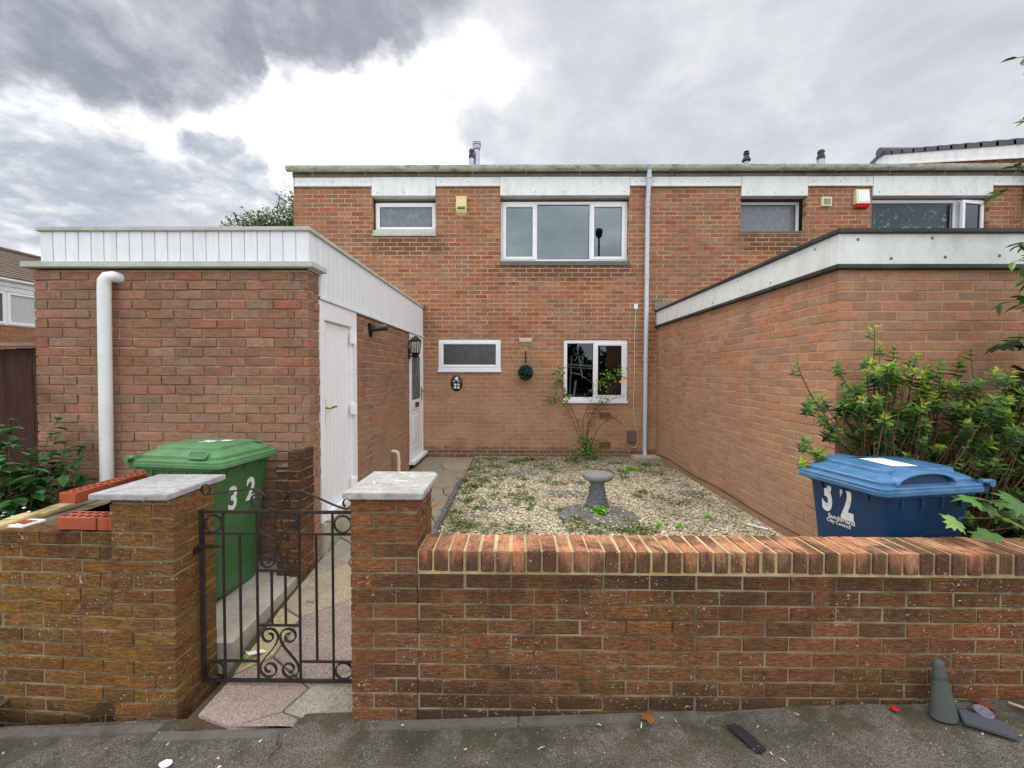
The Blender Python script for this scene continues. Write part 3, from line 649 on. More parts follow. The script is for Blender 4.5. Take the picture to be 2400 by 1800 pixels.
# flues on the roof
def flue(root, x, y, r, z0, z1, cowl):
    m_ = MB(); m_.lathe([(r*1.5, z0), (r*1.5, z0+.03), (r, z0+.04), (r, z1-.20)], 18, (x, y, 0)); f_ = m_.build('flue', STEEL, root, smooth=40); m_ = MB()
    if cowl == 'wide': m_.lathe([(r*.9, z1-.20), (r*.9, z1-.17), (r*1.2, z1-.16), (r*1.45, z1-.11), (r*1.45, z1-.085), (r*.9, z1-.085), (r*.9, z1-.07), (r*1.5, z1-.07), (r*1.5, z1-.045), (r*1.0, z1-.04), (r*1.0, z1-.03), (r*1.5, z1-.03), (r*1.4, z1-.01), (r*.7, z1+.01), (0, z1+.015)], 18, (x, y, 0))
    elif cowl == 'band': m_.lathe([(r*1.08, z1-.20), (r*1.08, z1-.13), (r*.85, z1-.125), (r*.85, z1-.05), (r*1.0, z1-.05), (r*.8, z1-.01), (0, z1)], 18, (x, y, 0))
    else: m_.lathe([(r, z1-.22), (r*1.7, z1-.20), (r*1.7, z1-.18), (r*1.1, z1-.12), (r*.9, z1-.08), (r*1.2, z1-.07), (r*1.2, z1-.05), (r*.7, z1-.04), (r*.7, z1-.02), (r*1.1, z1-.01), (r*.4, z1+.01), (0, z1+.012)], 18, (x, y, 0))
    m_.build('cowl', STEEL if cowl == 'wide' else DARKM, f_, smooth=40)
flue(house, -.845, 9.0, .058, 5.16, 6.50, 'wide'); flue(house, -.945, 8.92, .055, 5.16, 6.31, 'band')
# ------------------------------------------------------------------ neighbour
nb = thing('brick_house', (5.4, FY, 0), 'neighbouring brick terraced house on the right with an open casement and patterned curtains', 'house')
w5 = (3.832, 4.952, 4.11, 5.0); w6 = (6.06, 8.06, 3.5, 5.0)
mb = MB(); brickface(mb, (2.23, FY, 0), (1, 0, 0), (0, -1, 0), 6.37, -.02, 5.05, [toU(h, 2.23) for h in (w5, w6)], rec=.0022, off=(2.23+3.88) % .225, parity=int((2.23+3.88)//.225) % 2*0)
mb.build('wall', [BR_FAC, MO_FAC], nb)
roofblock(nb, 2.232+.06, 8.6)
for (x0, x1, dp) in ((2.234, 3.826, 0), (3.83, 4.954, 1), (4.958, 6.052, 0), (6.056, 8.07, 1), (8.074, 8.6, 0)): board(nb, x0, x1, 4.72 if dp else 4.905, 5.052, OLDWHITE, dp)
window(nb, 3.84, 4.945, 4.14, 4.70, FY+.18, [(0, 1, 'fixed')], FROST, fw=.05, sill=False)
m_ = MB(); m_.bbox(3.836, 4.95, FY-.005, FY+.2, 4.105, 4.135, .004); m_.build('stone_sill', SLABD, nb)
soffit(nb, 3.834, 4.95, 4.745, EAVE)
wn = window(nb, 6.064, 7.60, 3.6, 4.70, FY+.1, [(0, 1, 'fixed')], GLASS_DK, fw=.055, sill=False)
m_ = MB(); V = []; F = []
for i in range(61): xx = 6.1+1.45*i/60; V += [(xx, FY+.21+.014*math.sin(i*.9)+.006*math.sin(i*2.3), 3.62), (xx, FY+.21+.014*math.sin(i*.9), 4.68)]
F = [(2*i, 2*i+2, 2*i+3, 2*i+1) for i in range(60)]; m_.add(V, F); m_.build('curtain', CURT, nb, smooth=80)
m_ = MB(); m_.add([(6.0, FY+.4, 3.4), (8.1, FY+.4, 3.4), (8.1, FY+.4, 4.9), (6.0, FY+.4, 4.9)], [(0, 1, 2, 3)]); m_.build('room', ROOMD, nb)
m_ = MB(); x0, x1, z0, z1 = 7.61, 8.055, 3.6, 4.70; y = FY+.1
for (a, b_, c_, d_) in ((x0, x0+.05, z0, z1), (x1-.05, x1, z0, z1), (x0+.05, x1-.05, z1-.05, z1), (x0+.05, x1-.05, z0, z0+.05)): m_.bbox(a, b_, y, y+.07, c_, d_, .006)
wf = m_.build('window', WHITE, nb, smooth=40)
T = Matrix.Translation((8.02, y-.012, 0)) @ Matrix.Rotation(R(9), 4, 'Z')
m_ = MB()
for (a, b_, c_, d_) in ((-.44, -.385, 3.64, 4.66), (-.055, 0, 3.64, 4.66), (-.385, -.055, 4.605, 4.66), (-.385, -.055, 3.64, 3.695)): m_.bbox(a, b_, -.03, .02, c_, d_, .006, T=T)
m_.build('sash', WHITE, wf, smooth=40)
m_ = MB(); m_.add([T @ Vector(q) for q in ((-.385, -.005, 3.69), (-.055, -.005, 3.69), (-.055, -.005, 4.61), (-.385, -.005, 4.61))], [(0, 1, 2, 3)]); m_.build('pane', mat_glass('dark_glass', .08, .12), wf)
soffit(nb, 6.06, 8.056, 4.745, OLDWHITE)
m_ = MB(); m_.bbox(5.192, 5.367, FY-.03, FY+.01, 4.545, 4.706, .008); vv = m_.build('wall_vent', BEIGE, nb, smooth=40)
for i in range(6): m_ = MB(); m_.box(5.225+i*.0205, 5.236+i*.0205, FY-.0325, FY-.029, 4.575, 4.675); m_.build('louvre', EAVE, vv)
flue(nb, 4.743, 9.0, .05, 5.16, 6.29, 'finial'); flue(nb, 6.275, 9.0, .07, 5.16, 6.31, 'band')
# aerial wires of plants left out; gable house beyond
gab = thing('gable_house', (8.9, 9.5, 0), 'taller brick house at the far right with grey tiled pitched roof and white bargeboard', 'house')
GX = 8.62
mb = MB(); m_ = MB()
yr, zr_ = 10.2, 6.68
def gab_z(y): return zr_-abs(y-yr)*.437
V = [(GX, 7.2, 0), (GX, 7.2, gab_z(7.2)), (GX, yr, zr_), (GX, 13.2, gab_z(13.2)), (GX, 13.2, 0)]
# gable brickwork, clipped to the roof slope by courses
zc = 4.6; row = 0
GB = MB()
while zc < zr_:
    half = (zr_-zc-.065)/.437
    if half > .1:
        y0_, y1_ = max(yr-half, 7.2), min(yr+half, 13.2)
        brickface(GB, (GX, y0_, zc), (0, 1, 0), (-1, 0, 0), y1_-y0_, zc, zc+.07, (), row, off=(y0_ % .225), mort=False)
    zc += .075; row += 1
GB.add([(GX+.006, 7.2, 0), (GX+.006, 7.2, gab_z(7.2)), (GX+.006, yr, zr_), (GX+.006, 13.2, gab_z(13.2)), (GX+.006, 13.2, 0)], [(0, 1, 2, 3, 4)], 1)
brickface(GB, (GX, 7.2, 0), (1, 0, 0), (0, -1, 0), 6, .0, 5.3, ())
GB.build('wall', [BR_FAC, MO_FAC], gab)
m_ = MB()
for sgn, ye in ((-1, 6.9), (1, 13.5)):
    L = abs(ye-yr); a = math.atan(.437)*(-1)
    for i in range(int(L/.27)+1):
        ya = yr+sgn*i*.27; yb = yr+sgn*min((i+1)*.27+.04, L); za, zb_ = gab_z(ya)+.20, gab_z(yb)+.20+.028
        vs = [(GX-.12, ya, za), (GX+6, ya, za), (GX+6, yb, zb_-.028+.028), (GX-.12, yb, zb_), (GX-.12, ya, za-.075), (GX+6, ya, za-.04), (GX+6, yb, zb_-.04), (GX-.12, yb, zb_-.10)]
        m_.add(vs, [(0, 1, 2, 3), (7, 6, 5, 4), (0, 3, 7, 4), (1, 5, 6, 2), (0, 4, 5, 1), (3, 2, 6, 7)])
rf = m_.build('roof', SLATE, gab); m_ = MB(); m_.tube([(GX-.16, yr, zr_+.19), (GX+6, yr, zr_+.19)], .10, 10); m_.build('ridge_tile', SLATE, rf, smooth=40)
m_ = MB()
m_.prism([(6.9, gab_z(6.9)-.09), (yr, zr_-.09), (yr, zr_+.12), (6.9, gab_z(6.9)+.12)], 'x', GX-.10, GX-.075); m_.prism([(13.5, gab_z(13.5)-.09), (yr, zr_-.09), (yr, zr_+.12), (13.5, gab_z(13.5)+.12)], 'x', GX-.10, GX-.075)
m_.prism([(6.9, gab_z(6.9)-.11), (yr, zr_-.11), (yr, zr_-.085), (6.9, gab_z(6.9)-.085)], 'x', GX-.115, GX-.005)
m_.build('bargeboard', WHITE_B, gab)
m_ = MB()
for i in range(13):
    y0_ = 7.3+i*.225; m_.prism([(y0_, 5.17), (y0_+.25, 5.17), (y0_+.25, 5.20+.0), (y0_+.05, 5.17+.15)], 'x', GX-.012, GX-.004)
m_.build('flashing', LEAD, gab)
# ================================================================== OUTBUILDING (left)
OX, OY = -1.64, 3.343
ob = thing('brick_outbuilding', (-2.7, OY, 0), 'flat roofed brick porch outbuilding with white cladding band, in front of number 32', 'outbuilding')
mb = MB()
brickface(mb, (-3.82, OY, 0), (1, 0, 0), (0, -1, 0), 2.18, -.02, 2.50, (), 0, corner0=True, corner1=True, zbase=.02, jit=.0035, front=.0045, rec=.011)
brickface(mb, (OX, OY, 0), (0, 1, 0), (1, 0, 0), .185, -.02, 2.50, (), 0, corner0=True, zbase=.02, jit=.0035, front=.0045, rec=.011, mort='butt0')
brickface(mb, (-3.82, OY, 0), (0, 1, 0), (-1, 0, 0), 4.08, -.02, 2.50, (), 1, corner0=True, zbase=.02, mort='butt0')
brickface(mb, (OX, 4.335, 0), (0, 1, 0), (1, 0, 0), 2.155, -.02, 2.32, [(1.945, 2.035, 1.72, 1.84), (1.945, 2.035, 1.34, 1.46)], 0, zbase=.02, jit=.002, front=.002)
mb.build('wall', [BR_OUT, MO_OUT], ob)
for z0 in (1.72, 1.34): m_ = MB(); m_.box(OX-.06, OX-.05, 6.28, 6.37, z0, z0+.12); m_.build('wall_pocket', EAVE, ob)
m_ = MB()
def plank(mb_, p0, p1, z0, z1, n, step, prof=.0):
    p0 = Vector(p0); p1 = Vector(p1); L = (p1-p0).length; u = (p1-p0)/L; k_ = int(round(L/step)); st = L/k_
    for i in range(k_):
        a = p0+u*(i*st+.002); b_ = p0+u*((i+1)*st-.002); c = .004; N_ = Vector(n)
        q = [a-N_*.004, a+u*c, b_-u*c, b_-N_*.004]
        vs = [(t_.x, t_.y, z0) for t_ in q]+[(t_.x, t_.y, z1) for t_ in q]
        mb_.add(vs, [(0, 1, 5, 4), (1, 2, 6, 5), (2, 3, 7, 6)])
plank(m_, (-3.76, OY+.0, 0), (-1.632, OY, 0), 2.56, 2.80, (0, -1, 0), .1013)
plank(m_, (-1.632, OY, 0), (-1.632, OY+.20, 0), 2.50, 2.80, (1, 0, 0), .1)
plank(m_, (-1.632, OY+.20, 0), (-1.632, FY-.004, 0), 2.325, 2.80, (1, 0, 0), .1)
m_.box(-3.755, -1.645, OY+.008, FY-.01, 2.51, 2.795); m_.box(-1.72, -1.640, OY+.19, FY-.01, 2.327, 2.51)
m_.bbox(-1.636, -1.614, OY+.185, FY-.006, 2.300, 2.327, .004)
m_.build('cladding', CLAD, ob, recalc=True)
m_ = MB(); m_.bbox(-3.78, -1.612, OY-.02, OY+.03, 2.80, 2.832, .004); m_.bbox(-1.65, -1.612, OY+.031, FY-.004, 2.80, 2.832, .004); m_.bbox(-3.77, -1.652, OY+.031, FY-.004, 2.796, 2.815, .004); m_.build('roof_trim', LEDGE, ob, smooth=40)
m_ = MB(); m_.bbox(-3.87, -1.575, OY-.050, OY+.20, 2.510, 2.556, .005); m_.build('ledge', LEDGE, ob, smooth=40)
m_ = MB(); m_.bbox(-1.70, -1.60, FY-.1, FY-.002, 2.835, 2.86, .003); m_.prism([(-1.64, 2.86), (-1.57, 2.86), (-1.62, 2.79), (-1.64, 2.79)], 'y', FY-.02, FY-.004); m_.build('flashing', LEAD, ob)
pipe(ob, [(-3.135, OY+.02, 2.435), (-3.15, OY-.04, 2.437), (-3.172, OY-.060, 2.428), (-3.188, OY-.066, 2.40), (-3.19, OY-.068, 2.33), (-3.21, OY-.068, .05)], .043, PIPEW, (), n=16)
m_ = MB(); m_.tube([(OX-.02, 5.56, .655), (OX+.05, 5.56, .655), (OX+.075, 5.56, .64), (OX+.085, 5.56, .60), (OX+.09, 5.57, .12)], .024, 12); m_.tube([(OX+.0866, 5.565, .47), (OX+.0866, 5.565, .53)], .028, 12); m_.build('waste_pipe', BEIGE, ob, smooth=40)
m_ = MB(); m_.tube([(OX, 4.74, 1.34), (OX+.05, 4.74, 1.34), (OX+.055, 4.75, 1.30)], .010, 8); m_.tube([(OX+.04, 4.72, 1.36), (OX+.04, 4.76, 1.36)], .006, 6); m_.lathe([(.03, 0), (.03, .004), (.01, .008)], 12, T=Matrix.Translation((OX, 4.74, 1.345)) @ Matrix.Rotation(R(90), 4, 'Y')); m_.build('outside_tap', STEEL, ob, smooth=40)
m_ = MB(); m_.bbox(OX-.10, OX+.022, 3.53, 4.36, .10, .415, .01); m_.build('step', CONC, ob, smooth=40)
# side door
m_ = MB(); X0, X1 = OX-.06, OX+.012
m_.bbox(X0, X1, 3.53, 3.605, .42, 2.298, .005); m_.bbox(X0, X1, 4.20, 4.33, .42, 2.298, .005); m_.bbox(X0, X1, 3.605, 4.20, 2.14, 2.298, .005); m_.bbox(X0, X1+.03, 3.605, 4.20, .42, .49, .005)
sdoor = m_.build('door', WHITE, ob, smooth=40); sdoor['label'] = 'white tongue and groove side door'
m_ = MB(); n = 9
for i in range(n):
    ya = 3.607+(.591)*i/n; yb = 3.607+.591*(i+1)/n; q = [(ya+.001, OX-.030), (ya+.006, OX-.022), (yb-.006, OX-.022), (yb-.001, OX-.030)]
    m_.add([(x_, y_, .495) for y_, x_ in q]+[(x_, y_, 2.135) for y_, x_ in q], [(0, 1, 5, 4), (1, 2, 6, 5), (2, 3, 7, 6)])
m_.box(OX-.05, OX-.031, 3.607, 4.198, .492, 2.138); m_.build('door_leaf', WHITE, sdoor)
for z0 in (2.03, 1.33, .60):
    m_ = MB(); m_.bbox(OX+.0, OX+.038, 4.165, 4.255, z0-.055, z0+.055, .008); m_.tube([(OX+.038, 4.21, z0-.06), (OX+.038, 4.21, z0+.06)], .013, 8)
    m_.build('hinge', WHITE, sdoor, smooth=40)
def door_handle(root, y, z, X, side=1):
    m_ = MB(); m_.bbox(X, X+.012, y-.017, y+.017, z-.14, z+.09, .005); m_.tube([(X+.01, y, z+.02), (X+.055, y, z+.02), (X+.062, y+.02*side, z+.02), (X+.058, y+.13*side, z+.024)], [.010, .010, .010, .008], 10); m_.build('handle', BRASS, root, smooth=40)
door_handle(sdoor, 3.64, 1.37, OX-.021)
# front door
m_ = MB(); X0, X1 = OX-.06, OX+.010
for (a, b_, c_, d_) in ((6.495, 6.56, .33, 2.297), (7.355, 7.42, .33, 2.297), (6.56, 7.355, 2.225, 2.297)): m_.bbox(X0, X1, a, b_, c_, d_, .005)
m_.bbox(X0, X1+.075, 6.47, 7.42, .275, .33, .005)
fdoor = m_.build('door', WHITE, ob, smooth=40); fdoor['label'] = 'white panelled front door with arched leaded pane'
m_ = MB(); m_.bbox(OX-.05, OX-.012, 6.562, 7.353, .335, 2.222, .004)
for (a, b_, c_, d_) in ((6.565, 6.66, .34, 2.22), (7.25, 7.35, .34, 2.22), (6.66, 7.25, 2.10, 2.22), (6.66, 7.25, 1.10, 1.24), (6.66, 7.25, .34, .52)): m_.bbox(OX-.012, OX+.0, a, b_, c_, d_, .005)
for (a, b_, c_, d_) in ((6.70, 7.21, .56, 1.06), (6.75, 7.16, .62, 1.0)): m_.bbox(OX-.012, OX-.004 if a < 6.72 else OX+.004, a, b_, c_, d_, .006)
m_.build('door_leaf', WHITE, fdoor, smooth=40)
m_ = MB(); pts = [(6.70, 1.26), (7.21, 1.26), (7.21, 1.90)]+[(6.955+.255*math.cos(math.pi*q/10), 1.90+.14*math.sin(math.pi*q/10)) for q in range(1, 10)]+[(6.70, 1.90)]
m_.prism(pts, 'x', OX-.012, OX-.006); m_.build('pane', FROST2, fdoor)
m_ = MB()
for i in range(5):
    for s_ in (1, -1):
        y0_ = 6.70+.51*i/4; pa = Vector((OX-.004, y0_, 1.28)); pb = Vector((OX-.004, min(max(y0_+s_*.4, 6.71), 7.2), 1.95)); m_.tube([pa, pb], .004, 4)
m_.build('leading', LEAD, fdoor)
m_ = MB(); m_.bbox(OX-.002, OX+.008, 6.86, 7.10, 1.13, 1.21, .003); m_.build('letterbox', BLACKP, fdoor)
door_handle(fdoor, 7.30, 1.36, OX+.001, -1)
# ================================================================== RIGHT EXTENSION
EX, EY = 2.43, 3.264
ex = thing('brick_extension', (4.0, EY, 0), "neighbour's flat roofed pale brick extension with white fascia and black trim, right of the garden", 'extension')
mb = MB()
brickface(mb, (EX, EY, 0), (1, 0, 0), (0, -1, 0), 5.2, -.02, 2.48, (), 0, corner0=True, rec=.003, zbase=.0, jit=.002, front=.002)
brickface(mb, (EX, EY, 0), (0, 1, 0), (-1, 0, 0), FY-EY, -.02, 2.48, (), 1, corner0=True, rec=.003, zbase=.0, jit=.002, front=.002, mort='butt0')
mb.build('wall', [BR_EXT, MO_FAC], ex)
def Lshape(mb_, off, z0, z1, th, b_=.004):
    mb_.bbox(EX-off, 7.65, EY-off, EY-off+th, z0, z1, b_); mb_.bbox(EX-off, EX-off+th, EY-off+th+.0005, FY-.003, z0, z1, b_)
m_ = MB(); Lshape(m_, .02, 2.515, 2.745, .1, .003); fb = m_.build('fascia_board', OLDWHITE, ex)
for (x_, z_) in ((2.55, 2.70), (3.1, 2.71), (2.80, 2.56), (3.2, 2.57), (3.6, 2.58), (3.9, 2.70)): screw(fb, Matrix.Translation((x_, EY-.02, z_)) @ Matrix.Rotation(R(90), 4, 'X'), .011)
for i in range(7): screw(fb, Matrix.Translation((EX-.02, 3.5+i*.6, 2.56 if i % 2 else 2.70)) @ Matrix.Rotation(R(-90), 4, 'Y'), .009)
m_ = MB(); Lshape(m_, .045, 2.482, 2.514, .15); m_.build('lower_trim', BLACKTRIM, ex)
m_ = MB(); Lshape(m_, .045, 2.746, 2.778, .15); m_.build('upper_trim', BLACKTRIM, ex)
m_ = MB(); m_.bbox(EX+.11, 7.6, EY+.11, FY-.004, 2.70, 2.765, .004); m_.build('roof', BLACKTRIM, ex)
m_ = MB(); m_.bbox(EX-.06, EX+.9, FY-.03, FY-.003, 2.779, 2.92, .004); m_.build('flashing', LEAD, ex)
m_ = MB(); pts = [(2.2, FY-.04, .255), (2.40, FY-.03, .262), (2.415, FY-.2, .30)]+[(2.418, FY-.3-.35*i, .31+.012*math.sin(i*1.3)) for i in range(11)]; m_.tube(pts, .005, 6); m_.build('cable', DARKM, ex)
# ================================================================== FRONT WALLS + PILLARS
# right wall
fw = thing('garden_wall', (.9, 2.1, 0), 'low rustic brick garden wall with orange brick-on-edge coping, right of the gate', 'wall')
WY = 2.046; WX0, WX1 = -.4805, 5.2
mb = MB()
brickface(mb, (WX0, WY, -.105), (1, 0, 0), (0, -1, 0), WX1-WX0, -.105, .722, (), 1, off=-.01, jit=.0022, front=.003, zbase=-.1775)
mb.add([(WX0, WY+.1, -.1), (WX1, WY+.1, -.1), (WX1, WY+.1, .715), (WX0, WY+.1, .715), (WX0, WY+.215, -.1), (WX1, WY+.215, -.1), (WX1, WY+.215, .715), (WX0, WY+.215, .715)], [(4, 5, 6, 7), (3, 2, 6, 7), (0, 3, 7, 4), (1, 5, 6, 2)], 1)
mb.build('brickwork', [BR_WALL, MO_WALL], fw)
mb = MB(); x = WX0+.006
while x < WX1:
    at = (rnd.random(), rnd.random(), rnd.random(), 1); wd = .0655+rnd.uniform(-.002, .002); hz = rnd.uniform(-.002, .002); fy = rnd.uniform(-.003, .003)
    bm = bmesh.new(); bmesh.ops.create_cube(bm, size=1)
    for q in bm.verts: q.co = Vector((x+(q.co.x+.5)*wd+rnd.uniform(-.001, .001), WY-.004+fy+(q.co.y+.5)*.218, .731+(q.co.z+.5)*(.102)+hz+rnd.uniform(-.0012, .0012)))
    bmesh.ops.bevel(bm, geom=bm.edges[:], offset=.004, segments=2, affect='EDGES')
    mb.frombm(bm, 0, at); x += .0755
mb.add([(WX0, WY+.002, .716), (WX1, WY+.002, .716), (WX1, WY+.002, .829), (WX0, WY+.002, .829), (WX0, WY+.212, .716), (WX1, WY+.212, .716), (WX1, WY+.212, .829), (WX0, WY+.212, .829)], [(0, 1, 2, 3), (4, 7, 6, 5), (3, 2, 6, 7), (0, 3, 7, 4), (1, 5, 6, 2)], 1)
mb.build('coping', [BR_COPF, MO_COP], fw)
def pillar(x0, x1, y0, y1, z0, z1, mats, par=0):
    mb = MB(); kw = dict(zbase=-.1775, jit=.0022, front=.003)
    W, D = x1-x0, y1-y0
    brickface(mb, (x0, y0, z0), (1, 0, 0), (0, -1, 0), W, z0, z1, (), par, corner0=True, corner1=True, **kw)
    brickface(mb, (x1, y0, z0), (0, 1, 0), (1, 0, 0), D, z0, z1, (), par, corner0=True, mort='butt0', **kw)
    brickface(mb, (x0, y0, z0), (0, 1, 0), (-1, 0, 0), D, z0, z1, (), par+1, corner0=True, mort='butt0', **kw)
    mb.add([(x0+.004, y1, z0), (x1-.004, y1, z0), (x1-.004, y1, z1), (x0+.004, y1, z1), (x0+.01, y0+.01, z1-.004), (x1-.01, y0+.01, z1-.004), (x1-.01, y1, z1-.004), (x0+.01, y1, z1-.004)], [(0, 1, 2, 3), (4, 5, 6, 7)], 1)
    return mb
def capstone(x0, x1, y0, y1, z, th, mat, root, chip=True, T=None):
    ch = .03
    poly = [(x0, y0), (x1, y0), (x1, y1-ch*2), (x1-ch, y1), (x0, y1)] if chip else [(x0, y0), (x1, y0), (x1, y1), (x0, y1)]
    bm = bmesh.new(); vs = [bm.verts.new((a, b_, z)) for a, b_ in poly]; f = bm.faces.new(vs)
    r_ = bmesh.ops.extrude_face_region(bm, geom=[f]); 
    for q in r_['geom']:
        if isinstance(q, bmesh.types.BMVert): q.co.z += th
    bmesh.ops.bevel(bm, geom=bm.edges[:], offset=.004, segments=2, affect='EDGES')
    m_ = MB(); m_.frombm(bm, T=T); return m_.build('capstone', mat, root, smooth=40)
gp = thing('gate_pillar', (-.643, 2.2, 0), 'square brick gate pillar with chipped pale stone cap, right of the iron gate', 'pillar')
pillar(-.808, -.481, 2.046, 2.40, -.12, 1.085, None).build('brickwork', [BR_PIL, MO_WALL], gp)
capstone(-.838, -.448, 2.02, 2.475, 1.086, .032, CAPST2, gp)
gp2 = thing('gate_pillar', (-1.97, 2.3, 0), 'mossy brown brick gate pillar with flat grey slab cap, left of the iron gate', 'pillar')
pillar(-2.0955, -1.768, 2.155, 2.46, -.2, 1.045, None, 1).build('brickwork', [BR_LPIL, MO_WALL], gp2)
capstone(-2.17, -1.762, 2.115, 2.55, 1.047, .030, CAPST, gp2, False)
# left wall, unfinished, turning back to the outbuilding
lw = thing('garden_wall', (-2.6, 2.4, 0), 'unfinished stub of old ochre brick garden wall left of the mossy gate pillar', 'wall')
mb = MB(); u = Vector((-.64, .085, 0)).normalized(); nn = Vector((u.y, -u.x, 0)) if u.x > 0 else Vector((-u.y, u.x, 0))
u = Vector((-.74, .034, 0)).normalized(); nn = Vector((u.y*-1, u.x, 0)).normalized(); nn = nn if nn.y < 0 else -nn; LL = .74
kw = dict(zbase=-.1775, jit=.0025, front=.0035)
c0 = Vector((-2.0935, 2.166, -.2)); c1 = c0+u*LL
brickface(mb, c1, -u, nn, LL, -.2, .86, (), 0, corner0=True, **kw)
u2 = Vector((-.012, 1.1, 0)).normalized(); n2 = Vector((-u2.y, u2.x, 0))
brickface(mb, c1, u2, n2, 1.12, -.2, .86, (), 1, corner0=True, mort='butt0', **kw)
inn = [c0-nn*.1, c1-nn*.1-u*.1, c1+u2*1.12-n2*.1, c1+u2*1.12-n2*.20, c1-n2*.205-nn*.205, c0-nn*.205]
mb.add([Vector((q.x, q.y, -.2)) for q in inn]+[Vector((q.x, q.y, .852)) for q in inn], [(6, 7, 8, 11), (8, 9, 10, 11), (9, 3, 4, 10), (10, 4, 5, 11), (2, 3, 9, 8), (6, 11, 5, 0)], 1)
mb.add([c0-nn*.004+Vector((0, 0, 1.05)), c1-nn*.004+Vector((0, 0, 1.05)), c1-nn*.1+Vector((0, 0, 1.05)), c0-nn*.1+Vector((0, 0, 1.05))], [(0, 1, 2, 3)], 1)
mb.build('brickwork', [BR_LEFT, MO_WALL], lw)
mb = MB()   # mortar bed and torn label on the open wall top
bed = MO_COP
for i in range(9):
    q = c1+u2*(.03+i*.11)-n2*.055; T = Matrix.Translation((q.x, q.y, .866)) @ Matrix.Rotation(math.atan2(u2.y, u2.x)+rnd.uniform(-.1, .1), 4, 'Z')
    mb.bbox(-.062, .062, -.05-rnd.uniform(0, .01), .05, -.012, .010+rnd.uniform(0, .012), .006, T=T)
mb.build('mortar_bed', bed, lw, smooth=40)
mb = MB()
q = c1-u*.09-nn*.09; T = Matrix.Translation((q.x, q.y, .862)) @ Matrix.Rotation(math.atan2(-u.y, -u.x), 4, 'Z')
mb.bbox(-.085, .10, -.055, .06, -.006, .010, .004, T=T)
mb.build('mortar_smear', PAPER, lw, smooth=40)
mb = MB()
for i in range(5): mb.bbox(-.055+i*.03, -.035+i*.03, -.03+rnd.uniform(-.01, .01), .03, .0095, .0135, .003, T=T)
mb.build('brick_scrap', BR_RED, lw, smooth=40)
def perforated_brick(label, pos, rz, L=.215, holes=(5, 2), group='red perforated bricks on the left wall'):
    t_ = thing('brick', pos, label, 'brick', group, rz)
    bm = bmesh.new(); bmesh.ops.create_cube(bm, size=1)
    for q in bm.verts: q.co = Vector((q.co.x*L, q.co.y*.1025, (q.co.z+.5)*.065))
    bmesh.ops.bevel(bm, geom=bm.edges[:], offset=.003, segments=1, affect='EDGES')
    m_ = MB(); m_.frombm(bm)
    for i in range(14): 
        if rnd.random() < .5: m_.box(-L/2+.02+i*(L-.04)/14, -L/2+.026+i*(L-.04)/14, -.0515, -.05, .004, .061)
    me = m_.build('brick_body', BR_RED, smooth=40); me.parent = t_
    h = MB()
    for i in range(holes[0]):
        for j in range(holes[1]): h.lathe([(.0135, 0), (.0135, .0008)], 14, (-L/2+L*(i+.5)/holes[0], -.022+.044*j if holes[1] == 2 else 0, .0648))
    ho = h.build('perforations', SLOT); ho.parent = t_; return t_
a1 = math.atan2(-u.y, -u.x); q = c0+u*.205-nn*.052
perforated_brick('whole red perforated brick on the front wall top, left of the pillar', (q.x, q.y, .872), a1)
q = c0+u*.045-nn*.052; perforated_brick('half red perforated brick squeezed between whole brick and pillar', (q.x, q.y, .872), a1, .085, (2, 2))
a2 = math.atan2(u2.y, u2.x)
for i, lb in enumerate(('red perforated brick with pale mortar-smeared end, first of the row running back', 'middle red perforated brick of the row running back from the wall', 'red perforated brick at the far end of the row, beside the outbuilding')):
    q = c1+u2*(.49+i*.226)-n2*.06; perforated_brick(lb, (q.x, q.y, .884), a2)
# broken stub against the outbuilding
st = thing('wall_stub', (-1.72, 3.2, 0), 'broken toothed stub of brick wall against the outbuilding corner, behind the gate', 'wall')
mb = MB(); kw = dict(zbase=-.0075, jit=.003, front=.004)
brickface(mb, (-1.70, 3.13, .10), (1, 0, 0), (0, -1, 0), .0945, .10, 1.115, (), 0, mort=False, **kw)
brickface(mb, (-1.6055, 3.2345, .10), (0, 1, 0), (1, 0, 0), .106, .10, 1.115, (), 0, depth=.045, mort=False, **kw)
brickface(mb, (-1.70, 3.2345, .10), (0, 1, 0), (-1, 0, 0), .106, .10, 1.115, (), 0, depth=.045, mort=False, **kw)
brickface(mb, (-1.801, 3.142, .10), (1, 0, 0), (0, -1, 0), .098, .10, .99, (), 1, mort=False, **kw)
brickface(mb, (-1.801, 3.2465, .10), (0, 1, 0), (-1, 0, 0), .094, .10, .99, (), 1, depth=.05, mort=False, **kw)
mb.box(-1.6945, -1.611, 3.1355, 3.335, .08, 1.112, 1); mb.box(-1.795, -1.699, 3.1475, 3.335, .08, .985, 1); mb.box(-1.69, -1.615, 3.14, 3.335, 1.113, 1.122, 1); mb.box(-1.79, -1.70, 3.15, 3.335, .986, .992, 1)
mb.build('brickwork', [BR_WALL, MO_WALL], st)
